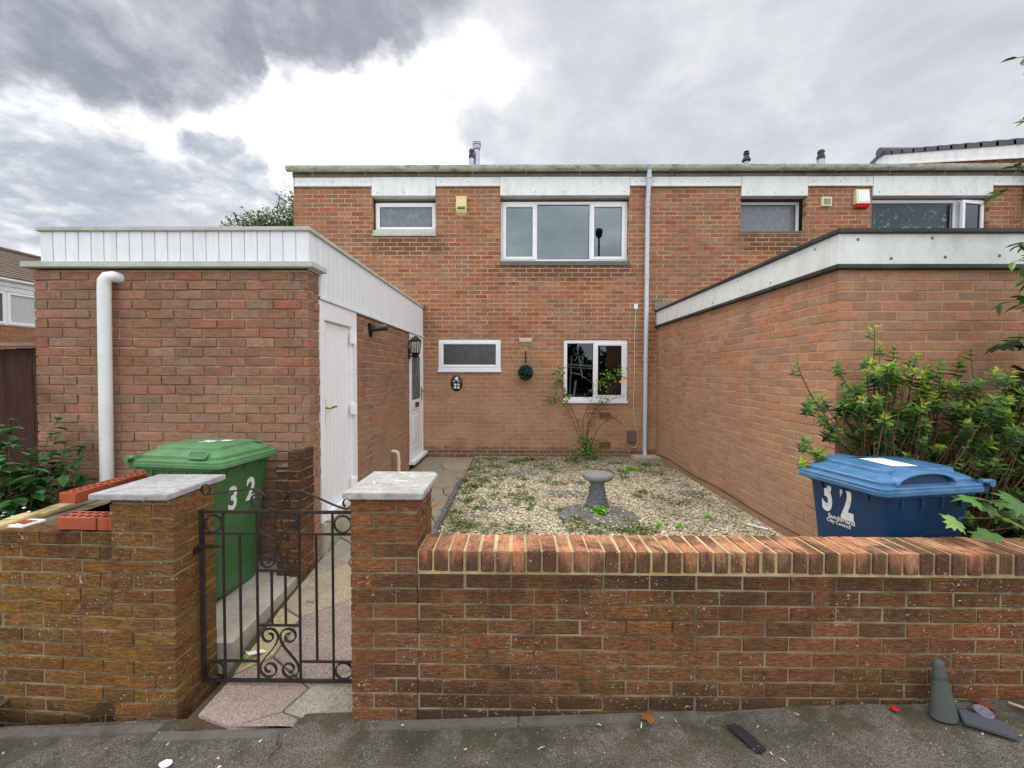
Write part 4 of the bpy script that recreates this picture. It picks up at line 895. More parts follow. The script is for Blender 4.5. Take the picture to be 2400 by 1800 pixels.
# ================================================================== GATE
gt = thing('iron_gate', (-1.31, 2.30, 0), 'low black wrought iron garden gate with scrollwork, between the two brick pillars', 'gate')
GYY = 2.30
m_ = MB(); fr = lambda x0, x1, z0, z1, d_=.008: m_.bbox(x0, x1, GYY-d_, GYY+d_, z0, z1, .002)
fr(-1.740, -1.719, -.02, .943, .011); fr(-.892, -.873, -.02, .943, .011); fr(-1.719, -.892, .924, .940, .009); fr(-1.719, -.892, -.018, -.002, .009)
gf = m_.build('frame', IRON, gt, smooth=40)
def bar(x0, x1, z0, z1):
    global m_
    m_ = MB(); m_.bbox(x0, x1, GYY-.006, GYY+.006, z0, z1, .002); m_.build('bar', IRON, gt, smooth=40)
for xc, z0, z1 in ((-1.611, .0, .922), (-1.426, .0, .922), (-1.191, .0, .922), (-1.007, .0, .922), (-1.520, .107, .803), (-1.098, .107, .803), (-1.346, .308, .600), (-1.270, .308, .600)):
    bar(xc-.0058, xc+.0058, z0, z1)
for (x0, x1, zc_) in ((-1.718, -1.433, .811), (-1.184, -.892, .811), (-1.718, -1.433, .099), (-1.184, -.892, .099), (-1.419, -1.198, .606), (-1.419, -1.198, .301)):
    m_ = MB(); m_.bbox(x0, x1, GYY-.0065, GYY+.0065, zc_-.006, zc_+.006, .002); m_.build('rail', IRON, gt, smooth=40)
def ribbon(pts, th=.0035, wd=.0065):
    m_ = MB(); P_ = [Vector((p[0], 0, p[1])) for p in pts]; V = []; n = len(P_)
    for i in range(n):
        t_ = (P_[min(i+1, n-1)]-P_[max(i-1, 0)]).normalized(); nr = Vector((-t_.z, 0, t_.x))
        for (s1_, s2_) in ((1, 1), (1, -1), (-1, -1), (-1, 1)): V.append(P_[i]+nr*th*s1_+Vector((0, GYY+wd*s2_, 0)))
    F = [(4*i+k, 4*i+(k+1) % 4, 4*i+4+(k+1) % 4, 4*i+4+k) for i in range(n-1) for k in range(4)]+[(0, 1, 2, 3), (4*n-1, 4*n-2, 4*n-3, 4*n-4)]
    m_.add(V, F); return m_.build('scroll', IRON, gt, smooth=50)
def ring(cx, cz, r): m = ribbon([(cx+r*math.cos(2*math.pi*i/36), cz+r*math.sin(2*math.pi*i/36)) for i in range(37)]); m.name = 'ring'; m.data.name = 'ring'
for (cx, cz) in ((-1.664, .866), (-.950, .866), (-1.664, .048), (-.950, .048)): ring(cx, cz, .046)
ring(-1.320, .996, .054)
def spiral(cx, cz, r0, r1, a0, turns, n=40):      # outer radius r0 -> inner r1
    return [(cx+(r0+(r1-r0)*i/n)*math.cos(a0+turns*2*math.pi*i/n), cz+(r0+(r1-r0)*i/n)*math.sin(a0+turns*2*math.pi*i/n)) for i in range(n+1)]
def bez(p0, p1, p2, p3, n=16):
    return [tuple((1-t)**3*a+3*(1-t)**2*t*b_+3*(1-t)*t*t*c+t**3*d_ for a, b_, c, d_ in zip(p0, p1, p2, p3)) for t in [i/n for i in range(n+1)]]
def cs(cxA, czA, rA, s, cxB, czB, rB, xm):
    """half of a heart: a curl at the top outside, waist by the middle, a curl at the bottom"""
    pass
def heart(cx, ztop, zwaist, hw, rr, inv=False):
    for sg in (-1, 1):
        # curl at the wide end, its tail running to the waist and rolling into the second curl
        A = spiral(cx+sg*.043, ztop-.052 if not inv else ztop+.052, .052, .012, R(90) if not inv else R(-90), (-1.25 if sg > 0 else 1.25)*(1 if not inv else -1))
        X = sg
        pts = [(x_, z_) for x_, z_ in A]
        pts.reverse(); yield pts
zt_, zb_ = .918, .604
def lyre(ztop, zbot):
    """scroll pair between two rails: big curls at top outside-in, crossing waist, curls at the bottom"""
    H = ztop-zbot; xc = -1.3085
    for sg in (-1, 1):
        r = .053; cxT = xc+sg*.055; czT = ztop-r-.002
        a_start = math.pi/2
        top = [(cxT+(-sg)*(r*(1-.78*i/44))*math.sin(-1.5*2*math.pi*i/44*.93)*-1, czT+(r*(1-.78*i/44))*math.cos(1.5*2*math.pi*i/44*.93)) for i in range(45)]
        top = []
        for i in range(53):        # start at the inner end and unwind to the outside of the curl
            f = 1-i/52; ang = -R(0)+f*2*math.pi*1.2; rad = r*(1-.72*f)
            top.append((cxT+sg*rad*math.cos(ang), czT+rad*math.sin(ang)))
        # top[-1] is the outer extreme (towards the side bar); go down to the waist, then to the bottom curl
        rb = .044; cxB = xc+sg*.062; czB = zbot+rb+.004
        low = []
        for i in range(53):
            f = i/52; ang = math.pi-0*f+f*2*math.pi*1.2; rad = rb*(1-.72*f)
            low.append((cxB+sg*rad*math.cos(ang), czB+rad*math.sin(ang)))
        mid = bez(top[-1], (top[-1][0], top[-1][1]-.09), (xc-0*sg+sg*.004, czB+.16), (xc+sg*.006, czB+.075), 14)
        mid2 = bez(mid[-1], (xc+sg*.006, czB+.05), (low[0][0], low[0][1]+.03), low[0], 8)
        ribbon(top+mid[1:]+mid2[1:]+low[1:])
lyre(.920, .614)
def heart2(zbot, ztop):
    xc = -1.3085
    for sg in (-1, 1):
        r = .052; cxB = xc+sg*.056; czB = zbot+r+.002
        low = []
        for i in range(53):
            f = 1-i/52; ang = f*2*math.pi*1.3; rad = r*(1-.72*f); low.append((cxB+sg*rad*math.cos(-ang), czB+rad*math.sin(-ang)))
        rt = .050; cxT = xc+sg*.056; czT = ztop-rt-.003; hi = []
        for i in range(53):
            f = i/52; ang = math.pi-f*2*math.pi*1.25; rad = rt*(1-.70*f); hi.append((cxT+sg*rad*math.cos(ang), czT+rad*math.sin(ang)))
        mid = bez(low[-1], (low[-1][0], low[-1][1]+.06), (hi[0][0]+sg*.0, hi[0][1]-.07), hi[0], 16)
        ribbon(low+mid[1:]+hi[1:])
heart2(.002, .292)
for sg in (-1, 1):      # top crest: long S bars with a curl at each end
    xc = -1.320 if sg < 0 else -1.316
    cin = xc+sg*.098; r = .046; czI = .990; inner = []
    for i in range(53):
        f = 1-i/52; ang = R(20)+f*2*math.pi*1.25; rad = r*(1-.66*f); inner.append((cin-sg*rad*math.cos(ang), czI+rad*math.sin(ang)))
    if sg < 0: cxo, czo, ro = -1.700, 1.055, .030
    else: cxo, czo, ro = -.925, .982, .030
    outer = []
    for i in range(45):
        f = i/44; ang = R(-100)+f*2*math.pi*.95; rad = ro*(1-.35*f); outer.append((cxo+sg*rad*math.cos(ang), czo+rad*math.sin(ang)))
    e = inner[-1]
    mid = bez(e, (e[0]+sg*.02, e[1]+.055), (e[0]+sg*.075, 1.065 if sg < 0 else 1.058), (e[0]+sg*.13, 1.052 if sg < 0 else 1.030), 14)
    mid2 = bez(mid[-1], (mid[-1][0]+sg*.06, mid[-1][1]-.005 if sg < 0 else mid[-1][1]-.02), (outer[0][0]-sg*.05, outer[0][1]+.004), outer[0], 8)
    ribbon(inner+mid[1:]+mid2[1:]+outer[1:])
m_ = MB(); m_.bbox(-1.80, -1.742, GYY-.014, GYY+.014, .700, .740, .003); m_.bbox(-1.742, -1.66, GYY-.022, GYY-.013, .735, .756, .003); m_.prism([(-1.66, .734), (-1.60, .744), (-1.66, .757)], 'y', GYY-.021, GYY-.014); m_.bbox(-1.712, -1.704, GYY-.02, GYY-.012, .745, .80, .002); m_.build('latch', IRON, gt, smooth=40)
for z_ in (.76, .13):
    m_ = MB(); m_.tube([(-.882, GYY-.02, z_-.03), (-.882, GYY-.02, z_+.03)], .012, 10); m_.bbox(-.875, -.805, GYY-.008, GYY+.004, z_-.008, z_+.008, .002); m_.build('hinge', IRON, gt, smooth=40)
# ================================================================== WHEELIE BINS
def rrect(hx0, hx1, hy, r, z, n=5):
    pts = []
    for (cx, cy, a0) in ((hx1-r, hy-r, 0), (hx0+r, hy-r, 90), (hx0+r, -hy+r, 180), (hx1-r, -hy+r, 270)):
        for i in range(n+1): a = R(a0+90*i/n); pts.append((cx+r*math.cos(a), cy+r*math.sin(a), z))
    return pts
def loft(mb, rings, cap0=True, cap1=True, mi=0):
    n = len(rings[0]); V = [p for r_ in rings for p in r_]; F = []
    for i in range(len(rings)-1):
        for k in range(n): F.append((i*n+k, i*n+(k+1) % n, (i+1)*n+(k+1) % n, (i+1)*n+k))
    if cap0: F.append(tuple(range(n))[::-1])
    if cap1: F.append(tuple((len(rings)-1)*n+k for k in range(n)))
    mb.add(V, F, mi)
def textmesh(txt, size, mat, parent, T, bold=.0, ext=.0008, name='lettering', sx=1.0, shear=0):
    cu = bpy.data.curves.new(name, 'FONT'); cu.body = txt; cu.size = size; cu.offset = bold; cu.extrude = ext; cu.align_x = 'CENTER'; cu.align_y = 'CENTER'; cu.shear = shear
    tmp = bpy.data.objects.new('tmp', cu); C.objects.link(tmp); dg = bpy.context.evaluated_depsgraph_get(); dg.update()
    me = bpy.data.meshes.new_from_object(tmp.evaluated_get(dg)); bpy.data.objects.remove(tmp); me.name = name
    me.materials.clear(); me.materials.append(mat); me.transform(T @ Matrix.Diagonal((sx, 1, 1, 1)))
    o = bpy.data.objects.new(name, me); C.objects.link(o); o.parent = parent; return o
def bin_(label, loc, rz, body, lidm, sy=1.0, blue=False):
    t_ = thing('wheelie_bin', loc, label, 'bin', None, rz)
    m_ = MB(); LB = .915
    loft(m_, [rrect(-.20, .235, .20*sy, .05, .02), rrect(-.21, .245, .21*sy, .05, .06), rrect(-.265, .285, .245*sy, .05, .60), rrect(-.29, .31, .26*sy, .05, .84), rrect(-.30, .318, .265*sy, .05, .86), rrect(-.325, .335, .275*sy, .05, .865), rrect(-.325, .335, .275*sy, .05, LB)])
    for s_ in (-1, 1):
        for i in range(4): xx = -.2+i*.14; m_.prism([(xx, .865), (xx+.012, .865), (xx+.012, .80), (xx, .80)], 'y', s_*.255*sy, s_*.272*sy)
    for i in range(3): yy = (-.15+i*.15)*sy; m_.prism([(.308, .865), (.330, .865), (.304, .80)], 'y', yy-.006, yy+.006)
    if blue:      # moulded arch on the side
        for s_ in (-1, 1):
            arc = [(-.02+.20*math.cos(a), .42+.24*math.sin(a)) for a in [math.pi*i/14 for i in range(15)]]
            m_.tube([(x_, s_*(.2285+.000)*sy+s_*(z_-.5)*.07, z_) for x_, z_ in arc], .012, 6)
    m_.build('body', body, None, smooth=35).parent = t_
    l_ = MB(); y1 = .29*sy
    loft(l_, [rrect(-.335, .372, y1-.006, .05, LB-.034), rrect(-.355, .381, y1-.002, .05, LB-.034), rrect(-.36, .385, y1, .05, LB-.030), rrect(-.36, .385, y1, .05, LB-.010), rrect(-.356, .381, y1-.004, .05, LB-.007), rrect(-.356, .381, y1-.004, .05, LB+.008), rrect(-.352, .377, y1-.008, .05, LB+.012),
              rrect(-.335, .345, y1-.036, .05, LB+.014), rrect(-.333, .343, y1-.038, .05, LB+.016), rrect(-.331, .341, y1-.040, .05, LB+.034), rrect(-.326, .335, y1-.046, .05, LB+.040), rrect(-.29, .275, y1-.085, .05, LB+.060), rrect(-.282, .262, y1-.095, .05, LB+.064), rrect(-.278, .255, y1-.10, .05, LB+.082), rrect(-.272, .248, y1-.106, .05, LB+.087), rrect(-.1, .1, .05, .03, LB+.092)])
    lid = l_.build('lid', lidm, None, smooth=24); lid.parent = t_
    for s_ in (-1, 1):
        h_ = MB()
        if blue:
            arc = [(.06+.20*math.cos(a), s_*(y1-.02), LB+.022+.062*math.sin(a)) for a in [math.pi*i/16 for i in range(17)]]
            V = []; F = []
            for (x_, y_, z_) in arc: V += [(x_, y_, z_), (x_*.9+.006, y_-s_*.13, min(z_+.012, LB+.094))]
            F = [(2*i, 2*i+1, 2*i+3, 2*i+2) for i in range(16)]; h_.add(V, F); h_.tube(arc, .008, 6)
            h_.build('grip', lidm, None, smooth=50).parent = t_
            d_ = MB(); V = [(.06+.185*math.cos(a), s_*(y1-.035), LB+.022+.050*math.sin(a)) for a in [math.pi*i/16 for i in range(17)]]; d_.add(V, [tuple(range(17))]); d_.build('grip_recess', BLUEBIN, None).parent = t_
        else:
            ring_ = rrect(.10, .25, .0225, .02, 0); T2 = Matrix.Translation((0, s_*(y1-.037), LB+.046)) @ Matrix.Rotation(R(-52)*s_, 4, 'X')
            h_.tube([T2 @ Vector(p) for p in ring_+[ring_[0]]], .006, 6, caps=False); ho = h_.build('grip', lidm, None, smooth=50); ho.parent = t_
            d_ = MB(); d_.add([T2 @ Vector((p[0], p[1], .002)) for p in ring_], [tuple(range(len(ring_)))]); d_.build('grip_recess', body, None).parent = t_
    h_ = MB(); h_.tube([(-.40, -.25*sy, LB), (-.40, .25*sy, LB)], .016, 10)
    for yy in (-.25*sy, .25*sy, .0): h_.bbox(-.405, -.32, yy-.014, yy+.014, LB-.05, LB+.014, .005)
    h_.build('handle', body, None, smooth=40).parent = t_
    for s_ in (-1, 1):
        h_ = MB(); h_.tube([(-.395, s_*.27*sy, LB+.016), (-.33, s_*.27*sy, LB+.026)], .014, 8); h_.tube([(-.395, s_*.275*sy-.012, LB+.012), (-.395, s_*.275*sy+.012, LB+.012)], .022, 10); h_.build('lid_hinge', lidm, None, smooth=40).parent = t_
        w_ = MB(); w_.lathe([(.02, -.025), (.085, -.025), (.10, -.018), (.10, .018), (.085, .025), (.02, .025)], 20, T=Matrix.Translation((-.215, s_*.225*sy, .10)) @ Matrix.Rotation(R(90), 4, 'X')); w_.build('wheel', RUBBER, None, smooth=40).parent = t_
    return t_
FACE = Matrix(((0, 0, 1, 0), (1, 0, 0, 0), (0, 1, 0, 0), (0, 0, 0, 1)))
def onface(y, z): return Matrix.Translation((.2795+(z-.55)*.085+.006, y, z)) @ Matrix.Rotation(R(5), 4, 'Y') @ FACE
gb = bin_('green wheelie bin with white number 32, on the slab behind the left pillar', (-2.195, 3.00, .150), R(-8), GREENBIN, GREENLID, .97)
gb.scale = (.90, 1, 1.045)
textmesh('3', .215, LETTER, gb, onface(-.085, .645), .006, sx=.8); textmesh('2', .215, LETTER, gb, onface(.075, .668), .006, sx=.8)
textmesh('36', .12, LETTER, gb, Matrix.Translation((.0, .0, 1.0088)) @ Matrix.Rotation(R(8), 4, 'Z'), .003, .0006)
m_ = MB(); m_.bbox(.07, .15, .03, .075, 1.008, 1.010, .0005); m_.build('sticker', LETTER, None).parent = gb
bb = bin_('blue wheelie bin with white number 32, behind the orange brick coping', (2.335, 2.70, .106), R(191), BLUEBIN, BLUELID, 1.0, True)
bb.scale = (1, 1, 1.03)
textmesh('3', .30, LETTER, bb, onface(-.122, .782), .011, sx=.55); textmesh('2', .30, LETTER, bb, onface(.01, .765), .011, sx=.55)
textmesh('Sunderland', .040, LETTER, bb, onface(-.03, .655), .0004); textmesh('City Council', .032, LETTER, bb, onface(-.05, .626), .0003)
m_ = MB(); m_.bbox(-.06, .10, -.09, .14, 1.0085, 1.0105, .0005, T=Matrix.Rotation(R(-8), 4, 'Z')); m_.build('sticker', PAPER, None).parent = bb
# ================================================================== WALL FIXTURES
al = thing('alarm_box', (-.958, FY, 4.4), 'cream burglar alarm box under the eaves, between the two upstairs windows', 'alarm')
m_ = MB(); m_.prism([(FY, 4.40), (FY-.05, 4.44), (FY-.075, 4.50), (FY-.06, 4.718), (FY, 4.718)], 'x', -1.047, -.869); m_.build('case', CREAM, al)
for i in range(2): m_ = MB(); m_.box(-1.026, -.89, FY-.077, FY-.070, 4.492+i*.024, 4.506+i*.024); m_.build('sounder_slot', SLOT, al)
al2 = thing('alarm_box', (5.858, FY, 4.5), 'white burglar alarm box with red base, beside the patterned curtains', 'alarm')
m_ = MB(); m_.prism([(FY, 4.575), (FY-.08, 4.575), (FY-.055, 4.817), (FY, 4.817)], 'x', 5.746, 5.97); m_.build('case', CREAM_E, al2)
m_ = MB(); m_.prism([(FY, 4.505), (FY-.06, 4.515), (FY-.080, 4.573), (FY, 4.573)], 'x', 5.750, 5.966); m_.build('base', REDP, al2)
m_ = MB(); m_.prism([(FY-.0816, 4.60), (FY-.0816-.002, 4.60), (FY-.0625, 4.80), (FY-.0605, 4.80)], 'x', 5.775, 5.955); m_.build('front_panel', WHITE, al2)
pl = thing('house_plaque', (-1.048, FY, 1.51), 'black oval house number plaque with white rose and 32 below the small window', 'sign')
m_ = MB(); TT = Matrix.Translation((-1.048, FY, 1.51)) @ Matrix.Rotation(R(90), 4, 'X') @ Matrix.Diagonal((.105, .14, 1, 1)); m_.lathe([(1, 0), (1, .010), (.95, .014), (0, .014)], 40, T=TT); m_.build('plate', BLACKP, pl, smooth=40)
WT = lambda x_, z_: Matrix.Translation((x_-pl.location.x, -.0145, z_-pl.location.z)) @ Matrix.Rotation(R(90), 4, 'X')
textmesh('32', .115, LETTER, pl, WT(-1.048, 1.455), .003)
m_ = MB()
for i in range(12):
    a = i*2.4; r = .004*i**.8; m_.lathe([(.014, 0), (.012, .004), (0, .006)], 10, T=Matrix.Translation((-1.048+r*math.cos(a), FY-.0145, 1.585+r*math.sin(a))) @ Matrix.Rotation(R(90), 4, 'X'))
m_.build('rose_emblem', LETTER, pl, smooth=60)
m_ = MB()
for (x_, z_, a) in ((-.05, -.035, 200), (-.035, -.05, 235), (.045, -.04, -20), (.03, -.052, -60), (.055, -.05, -40), (-.055, -.052, 215)): m_.prism([(-1.048+x_+.018*math.cos(R(a)), 1.59+z_+.018*math.sin(R(a))), (-1.048+x_+.010*math.cos(R(a+90)), 1.59+z_+.010*math.sin(R(a+90))), (-1.048+x_-.018*math.cos(R(a)), 1.59+z_-.018*math.sin(R(a))), (-1.048+x_+.010*math.cos(R(a-90)), 1.59+z_+.010*math.sin(R(a-90)))], 'y', FY-.0175, FY-.0145)
m_.build('leaf_emblem', mat_plain('pale_green_enamel', S(150, 190, 160), .4, .05), pl)
lt = thing('wall_lantern', (OX, 6.46, 2.0), 'black coach style wall lantern with clear panes beside the front door', 'lantern')
hx = OX+.10
def hexprism(mb, r0, r1, z0, z1, cx, cy, cap=True):
    mb.lathe([(r0, z0), (r1, z1)], 6, (cx, cy, 0))
m_ = MB(); hexprism(m_, .065, .085, 1.98, 1.995, hx, 6.46); hexprism(m_, .03, .062, 1.915, 1.979, hx, 6.46); hexprism(m_, .092, .092, 2.165, 2.18, hx, 6.46); hexprism(m_, .090, .045, 2.181, 2.225, hx, 6.46); hexprism(m_, .045, .012, 2.226, 2.25, hx, 6.46)
for i in range(6): a = R(60*i); m_.tube([(hx+.068*math.cos(a), 6.46+.068*math.sin(a), 1.99), (hx+.086*math.cos(a), 6.46+.086*math.sin(a), 2.17)], .006, 5)
m_.bbox(OX, OX+.015, 6.42, 6.50, 1.90, 2.06, .005); m_.bbox(OX+.01, hx-.02, 6.45, 6.47, 1.93, 1.955, .004); m_.build('lantern_body', BLACKP, lt)
m_ = MB(); m_.lathe([(.066, 1.996), (.083, 2.164)], 6, (hx, 6.46, 0)); m_.build('glazing', mat_glass('lantern_glass', .12, .85), lt)
m_ = MB(); m_.lathe([(.012, 2.0), (.012, 2.03), (.026, 2.06), (.03, 2.09), (.02, 2.115), (0, 2.125)], 14, (hx, 6.46, 0)); m_.build('bulb', CREAM_E, lt, smooth=50)
sp = thing('wall_light', (OX, 4.73, 2.2), 'black angled spotlight bracket without lamp on brick above the tap', 'light')
m_ = MB(); m_.prism([(4.69, 2.24), (4.77, 2.24), (4.78, 2.16), (4.74, 2.09), (4.70, 2.16)], 'x', OX, OX+.03); m_.build('bracket', BLACKP, sp)
m_ = MB(); m_.tube([(OX+.02, 4.73, 2.17), (OX+.06, 4.735, 2.175), (OX+.075, 4.74, 2.18)], .025, 10); m_.tube([(OX+.06, 4.74, 2.18), (OX+.13, 4.80, 2.20), (OX+.16, 4.83, 2.205)], [.032, .036, .036], 12); m_.build('lamp_holder', BLACKP, sp, smooth=40)
mbx = thing('cable_box', (1.99, FY, .5), 'brown plastic cable box low on the wall beside the downpipe', 'box')
m_ = MB(); m_.bbox(1.923, 2.055, FY-.07, FY-.001, .492, .69, .012); m_.bbox(1.928, 2.05, FY-.076, FY-.069, .50, .60, .004); m_.build('cover', BROWNP, mbx, smooth=40)
cb = thing('telephone_cable', (2.05, FY, 2.85), 'thin cream cable running down the brick from a small white junction plate', 'cable')
m_ = MB(); m_.bbox(2.02, 2.09, FY-.02, FY-.001, 2.80, 2.885, .005); m_.build('junction_plate', PIPEW, cb, smooth=40)
m_ = MB(); m_.tube([(2.052, FY-.012, 2.81), (2.040, FY-.008, 2.3), (2.045, FY-.008, 1.7), (2.030, FY-.008, 1.2), (2.045, FY-.01, .85), (2.10, FY-.02, .66), (2.115, FY-.03, .50), (2.075, FY-.03, .395), (2.0, FY-.03, .40), (1.95, FY-.03, .48)], .0065, 6); m_.build('cord', BEIGE, cb, smooth=60)
# ================================================================== PLANTS
def leafset(mb, tips, mi=0, fold=.25):
    """tips: (base, direction, up, length, width, attr)"""
    for (p, d_, up, L, W, at) in tips:
        p = Vector(p); d_ = Vector(d_).normalized(); s_ = d_.cross(Vector(up))
        if s_.length < 1e-3: s_ = d_.cross(Vector((1, 0, .3)))
        s_.normalize(); n_ = s_.cross(d_); W2 = W/2; dr = -.12*L
        V = [p, p+d_*L*.33+s_*W2+n_*fold*W2, p+d_*L*.68+s_*W2*.75+n_*(fold*W2)+n_*dr*.3, p+d_*L+n_*dr, p+d_*L*.68-s_*W2*.75+n_*(fold*W2)+n_*dr*.3, p+d_*L*.33-s_*W2+n_*fold*W2]
        mb.add(V, [(0, 1, 2, 3), (0, 3, 4, 5)], mi, at)
def rdir(lo=-1, hi=1):
    while True:
        v = Vector((rnd.uniform(-1, 1), rnd.uniform(-1, 1), rnd.uniform(lo, hi)))
        if .05 < v.length < 1: return v.normalized()
def bez3(p0, p1, p2, p3, n): return [((1-t)**3)*p0+3*(1-t)**2*t*p1+3*(1-t)*t*t*p2+t**3*p3 for t in [i/n for i in range(n+1)]]
def whorled_shrub(root, base, shoots, leafmat, L=.062, W=.019, nl=17, bright=True):
    fol = MB(); stm = MB(); base = Vector(base)
    for (tip, ln) in shoots:
        tip = Vector(tip); b0 = base+Vector((rnd.uniform(-.25, .25), rnd.uniform(-.1, .1), 0))
        if tip.x < 2.3: b0 = Vector((rnd.uniform(2.42, 2.62), rnd.uniform(2.98, 3.1), tip.z-rnd.uniform(.22, .4)))
        mid = b0.lerp(tip, .5)+Vector((rnd.uniform(-.22, .22), rnd.uniform(-.12, .10), rnd.uniform(-.22, .10)))
        pts = [b0.lerp(mid, i/4)*(1) for i in range(4)]+[((1-t)**2)*mid+2*(1-t)*t*(mid.lerp(tip, .5)+Vector((0, 0, -.06)))+t*t*tip for t in (0, .25, .5, .75, 1)]
        stm.tube(pts, [.009, .008, .007, .006, .0055, .005, .004, .003, .002], 5)
        ax = ((pts[-1]-pts[-3]).normalized()*.6+Vector((rnd.uniform(-.7, .55), rnd.uniform(-.9, .1), rnd.uniform(.25, .9)))).normalized()
        for k_ in range(11):       # older leaves down the stem
            f_ = rnd.uniform(3.2, 7.6); i_ = int(f_); q_ = pts[i_].lerp(pts[i_+1], f_-i_); leafset(fol, [(q_, rdir(-.4, .8), (0, 0, 1), L*rnd.uniform(.5, 1.05), W*rnd.uniform(.7, 1.15), (rnd.uniform(0, .55), rnd.random(), rnd.random(), 1))])
        vig = rnd.uniform(.7, 1.15); age = rnd.uniform(-.25, .2)
        for lev in range(ln):
            f = lev/max(1, ln-1); org = tip-ax*.026*lev; k_ = 6 if lev < 2 else 5
            for j in range(k_):
                a = j*2*math.pi/k_+lev*1.1+rnd.uniform(-.25, .25); q1 = ax.cross(Vector((.3, .2, 1))).normalized(); q2 = ax.cross(q1)
                spread = .55+.6*min(1, lev/2); dirv = (q1*math.cos(a)+q2*math.sin(a))*spread+ax*(1.05-spread*.7)
                colr = max(0, min(.93, (.80-.20*lev if bright else .4)+age+rnd.uniform(-.14, .14)))
                if rnd.random() < .015: colr = 1
                sc_ = (.75 if lev == 0 else 1)*rnd.uniform(.6, 1.25)*vig
                leafset(fol, [(org, dirv, ax, L*sc_, W*sc_, (colr, rnd.random(), rnd.random(), 1))])
    fo = fol.build('foliage', leafmat, root, recalc=False); stm.build('stem', STEM, root, smooth=60); return fo
def inpoly(x, y, poly):
    c = False; j = len(poly)-1
    for i in range(len(poly)):
        if (poly[i][1] > y) != (poly[j][1] > y) and x < (poly[j][0]-poly[i][0])*(y-poly[i][1])/(poly[j][1]-poly[i][1])+poly[i][0]: c = not c
        j = i
    return c
rnd = random.Random(21)
sh = thing('evergreen_shrub', (2.75, 3.0, .1), 'bushy green shrub with whorled leaves against the extension, behind the blue bin', 'shrub')
# silhouette in metres (X, Z) at the shrub's own distance
out = [(2.0, .62), (2.12, 1.0), (2.28, 1.25), (2.42, 1.45), (2.62, 1.50), (2.78, 1.58), (2.95, 1.62), (3.2, 1.68), (3.35, 1.50), (3.5, 1.42), (3.9, 1.35), (4.0, .3), (2.95, .55), (2.6, .98), (2.25, .80), (2.1, .62)]
shoots = [((1.915, 2.93, 1.755), 4), ((2.05, 2.98, 1.50), 6), ((2.12, 3.0, 1.40), 5), ((1.97, 2.90, 1.24), 5), ((2.04, 2.9, 1.16), 4), ((1.93, 2.88, 1.10), 4), ((2.07, 2.9, 1.02), 3), ((2.22, 2.98, 1.75), 4), ((2.53, 3.05, 2.02), 4), ((2.57, 3.05, 1.90), 4), ((2.67, 3.05, 1.86), 4), ((2.46, 3.02, 1.80), 4), ((2.78, 3.0, 1.82), 4), ((3.15, 3.0, 1.85), 5), ((3.08, 3.0, 1.76), 4), ((2.95, 3.0, 1.66), 4), ((2.30, 3.0, 1.62), 5), ((3.25, 2.95, 1.70), 4), ((3.55, 2.95, 1.70), 4), ((3.42, 2.95, 1.62), 4)]
poly = [(2.18, 1.25), (2.20, 1.62), (2.45, 1.78), (2.9, 1.74), (3.3, 1.70), (3.75, 1.66), (4.0, 1.3), (4.1, .3), (3.0, .3), (2.85, .8), (2.75, 1.08), (2.5, 1.16), (2.25, 1.25)]
tries = 0
while len(shoots) < 330 and tries < 9000:
    tries += 1; x = rnd.uniform(2.1, 4.1); z = rnd.uniform(.3, 1.8)
    if inpoly(x, z, poly): shoots.append(((x, rnd.uniform(2.62 if x > 2.85 else 2.82, 3.14), z), rnd.choice((4, 5, 5, 6))))
for i in range(90): shoots.append(((rnd.uniform(2.85, 3.9), rnd.uniform(2.56, 3.1), rnd.uniform(.55, 1.66)), rnd.choice((4, 5, 6))))
whorled_shrub(sh, (2.75, 3.08, .1), shoots, LEAF_SHRUB, .060, .025)
m_ = MB()      # dead twiggy stems low in the shrub
for i in range(60):
    a = Vector((rnd.uniform(2.3, 3.3), rnd.uniform(2.95, 3.18), rnd.uniform(.3, 1.0))); dv = rdir(-.3, 1)*rnd.uniform(.15, .4); m_.tube([a, a+dv*.5+rdir()*.03, a+dv], [.004, .003, .0015], 4)
m_.build('twig', STEM, sh)
def maple_leaf(mb, p, nrm, tipdir, size, at):
    n_ = Vector(nrm).normalized(); d_ = Vector(tipdir); d_ = (d_-n_*d_.dot(n_)).normalized(); s_ = d_.cross(n_); p = Vector(p)
    prof = [(0, -.05), (.16, -.16), (.42, -.10), (.34, .08), (.62, .22), (.40, .30), (.44, .44), (.22, .52), (.26, .78), (.10, .74), (0, 1.0)]
    pts = prof+[(-x, y) for x, y in prof[-2:0:-1]]
    V = [p+s_*x*size+d_*y*size-n_*(abs(x)**2*.5+max(0, y-.3)**2*.4)*size for x, y in pts]; c = p+d_*.25*size+n_*.02*size
    n = len(V); mb.add(V+[c], [(i, (i+1) % n, n) for i in range(n)], 0, at)
def maple(root, stems, leafmat, size, nper, spread=.12, up=.6):
    fol = MB(); stm = MB()
    for pts in stems:
        P_ = [Vector(q) for q in pts]; stm.tube(P_, [.006*(1-.6*i/(len(P_)-1)) for i in range(len(P_))], 5)
        for i in range(nper):
            f = (i+.6)/nper*(len(P_)-1); k_ = min(int(f), len(P_)-2); q = P_[k_].lerp(P_[k_+1], f-k_); out_ = rdir(-.2, .7); e = q+out_*spread*rnd.uniform(.5, 1.2)
            stm.tube([q, q.lerp(e, .5)+Vector((0, 0, .01)), e], .0018, 4)
            nr = (Vector((rnd.uniform(-.6, .6), rnd.uniform(-.9, .1), up+rnd.uniform(0, .6)))).normalized()
            maple_leaf(fol, e, nr, out_+Vector((0, 0, -.35)), size*rnd.uniform(.65, 1.2), (rnd.random(), rnd.random(), rnd.random(), 1))
    fol.build('foliage', leafmat, root, recalc=False); stm.build('stem', STEM, root, smooth=60)
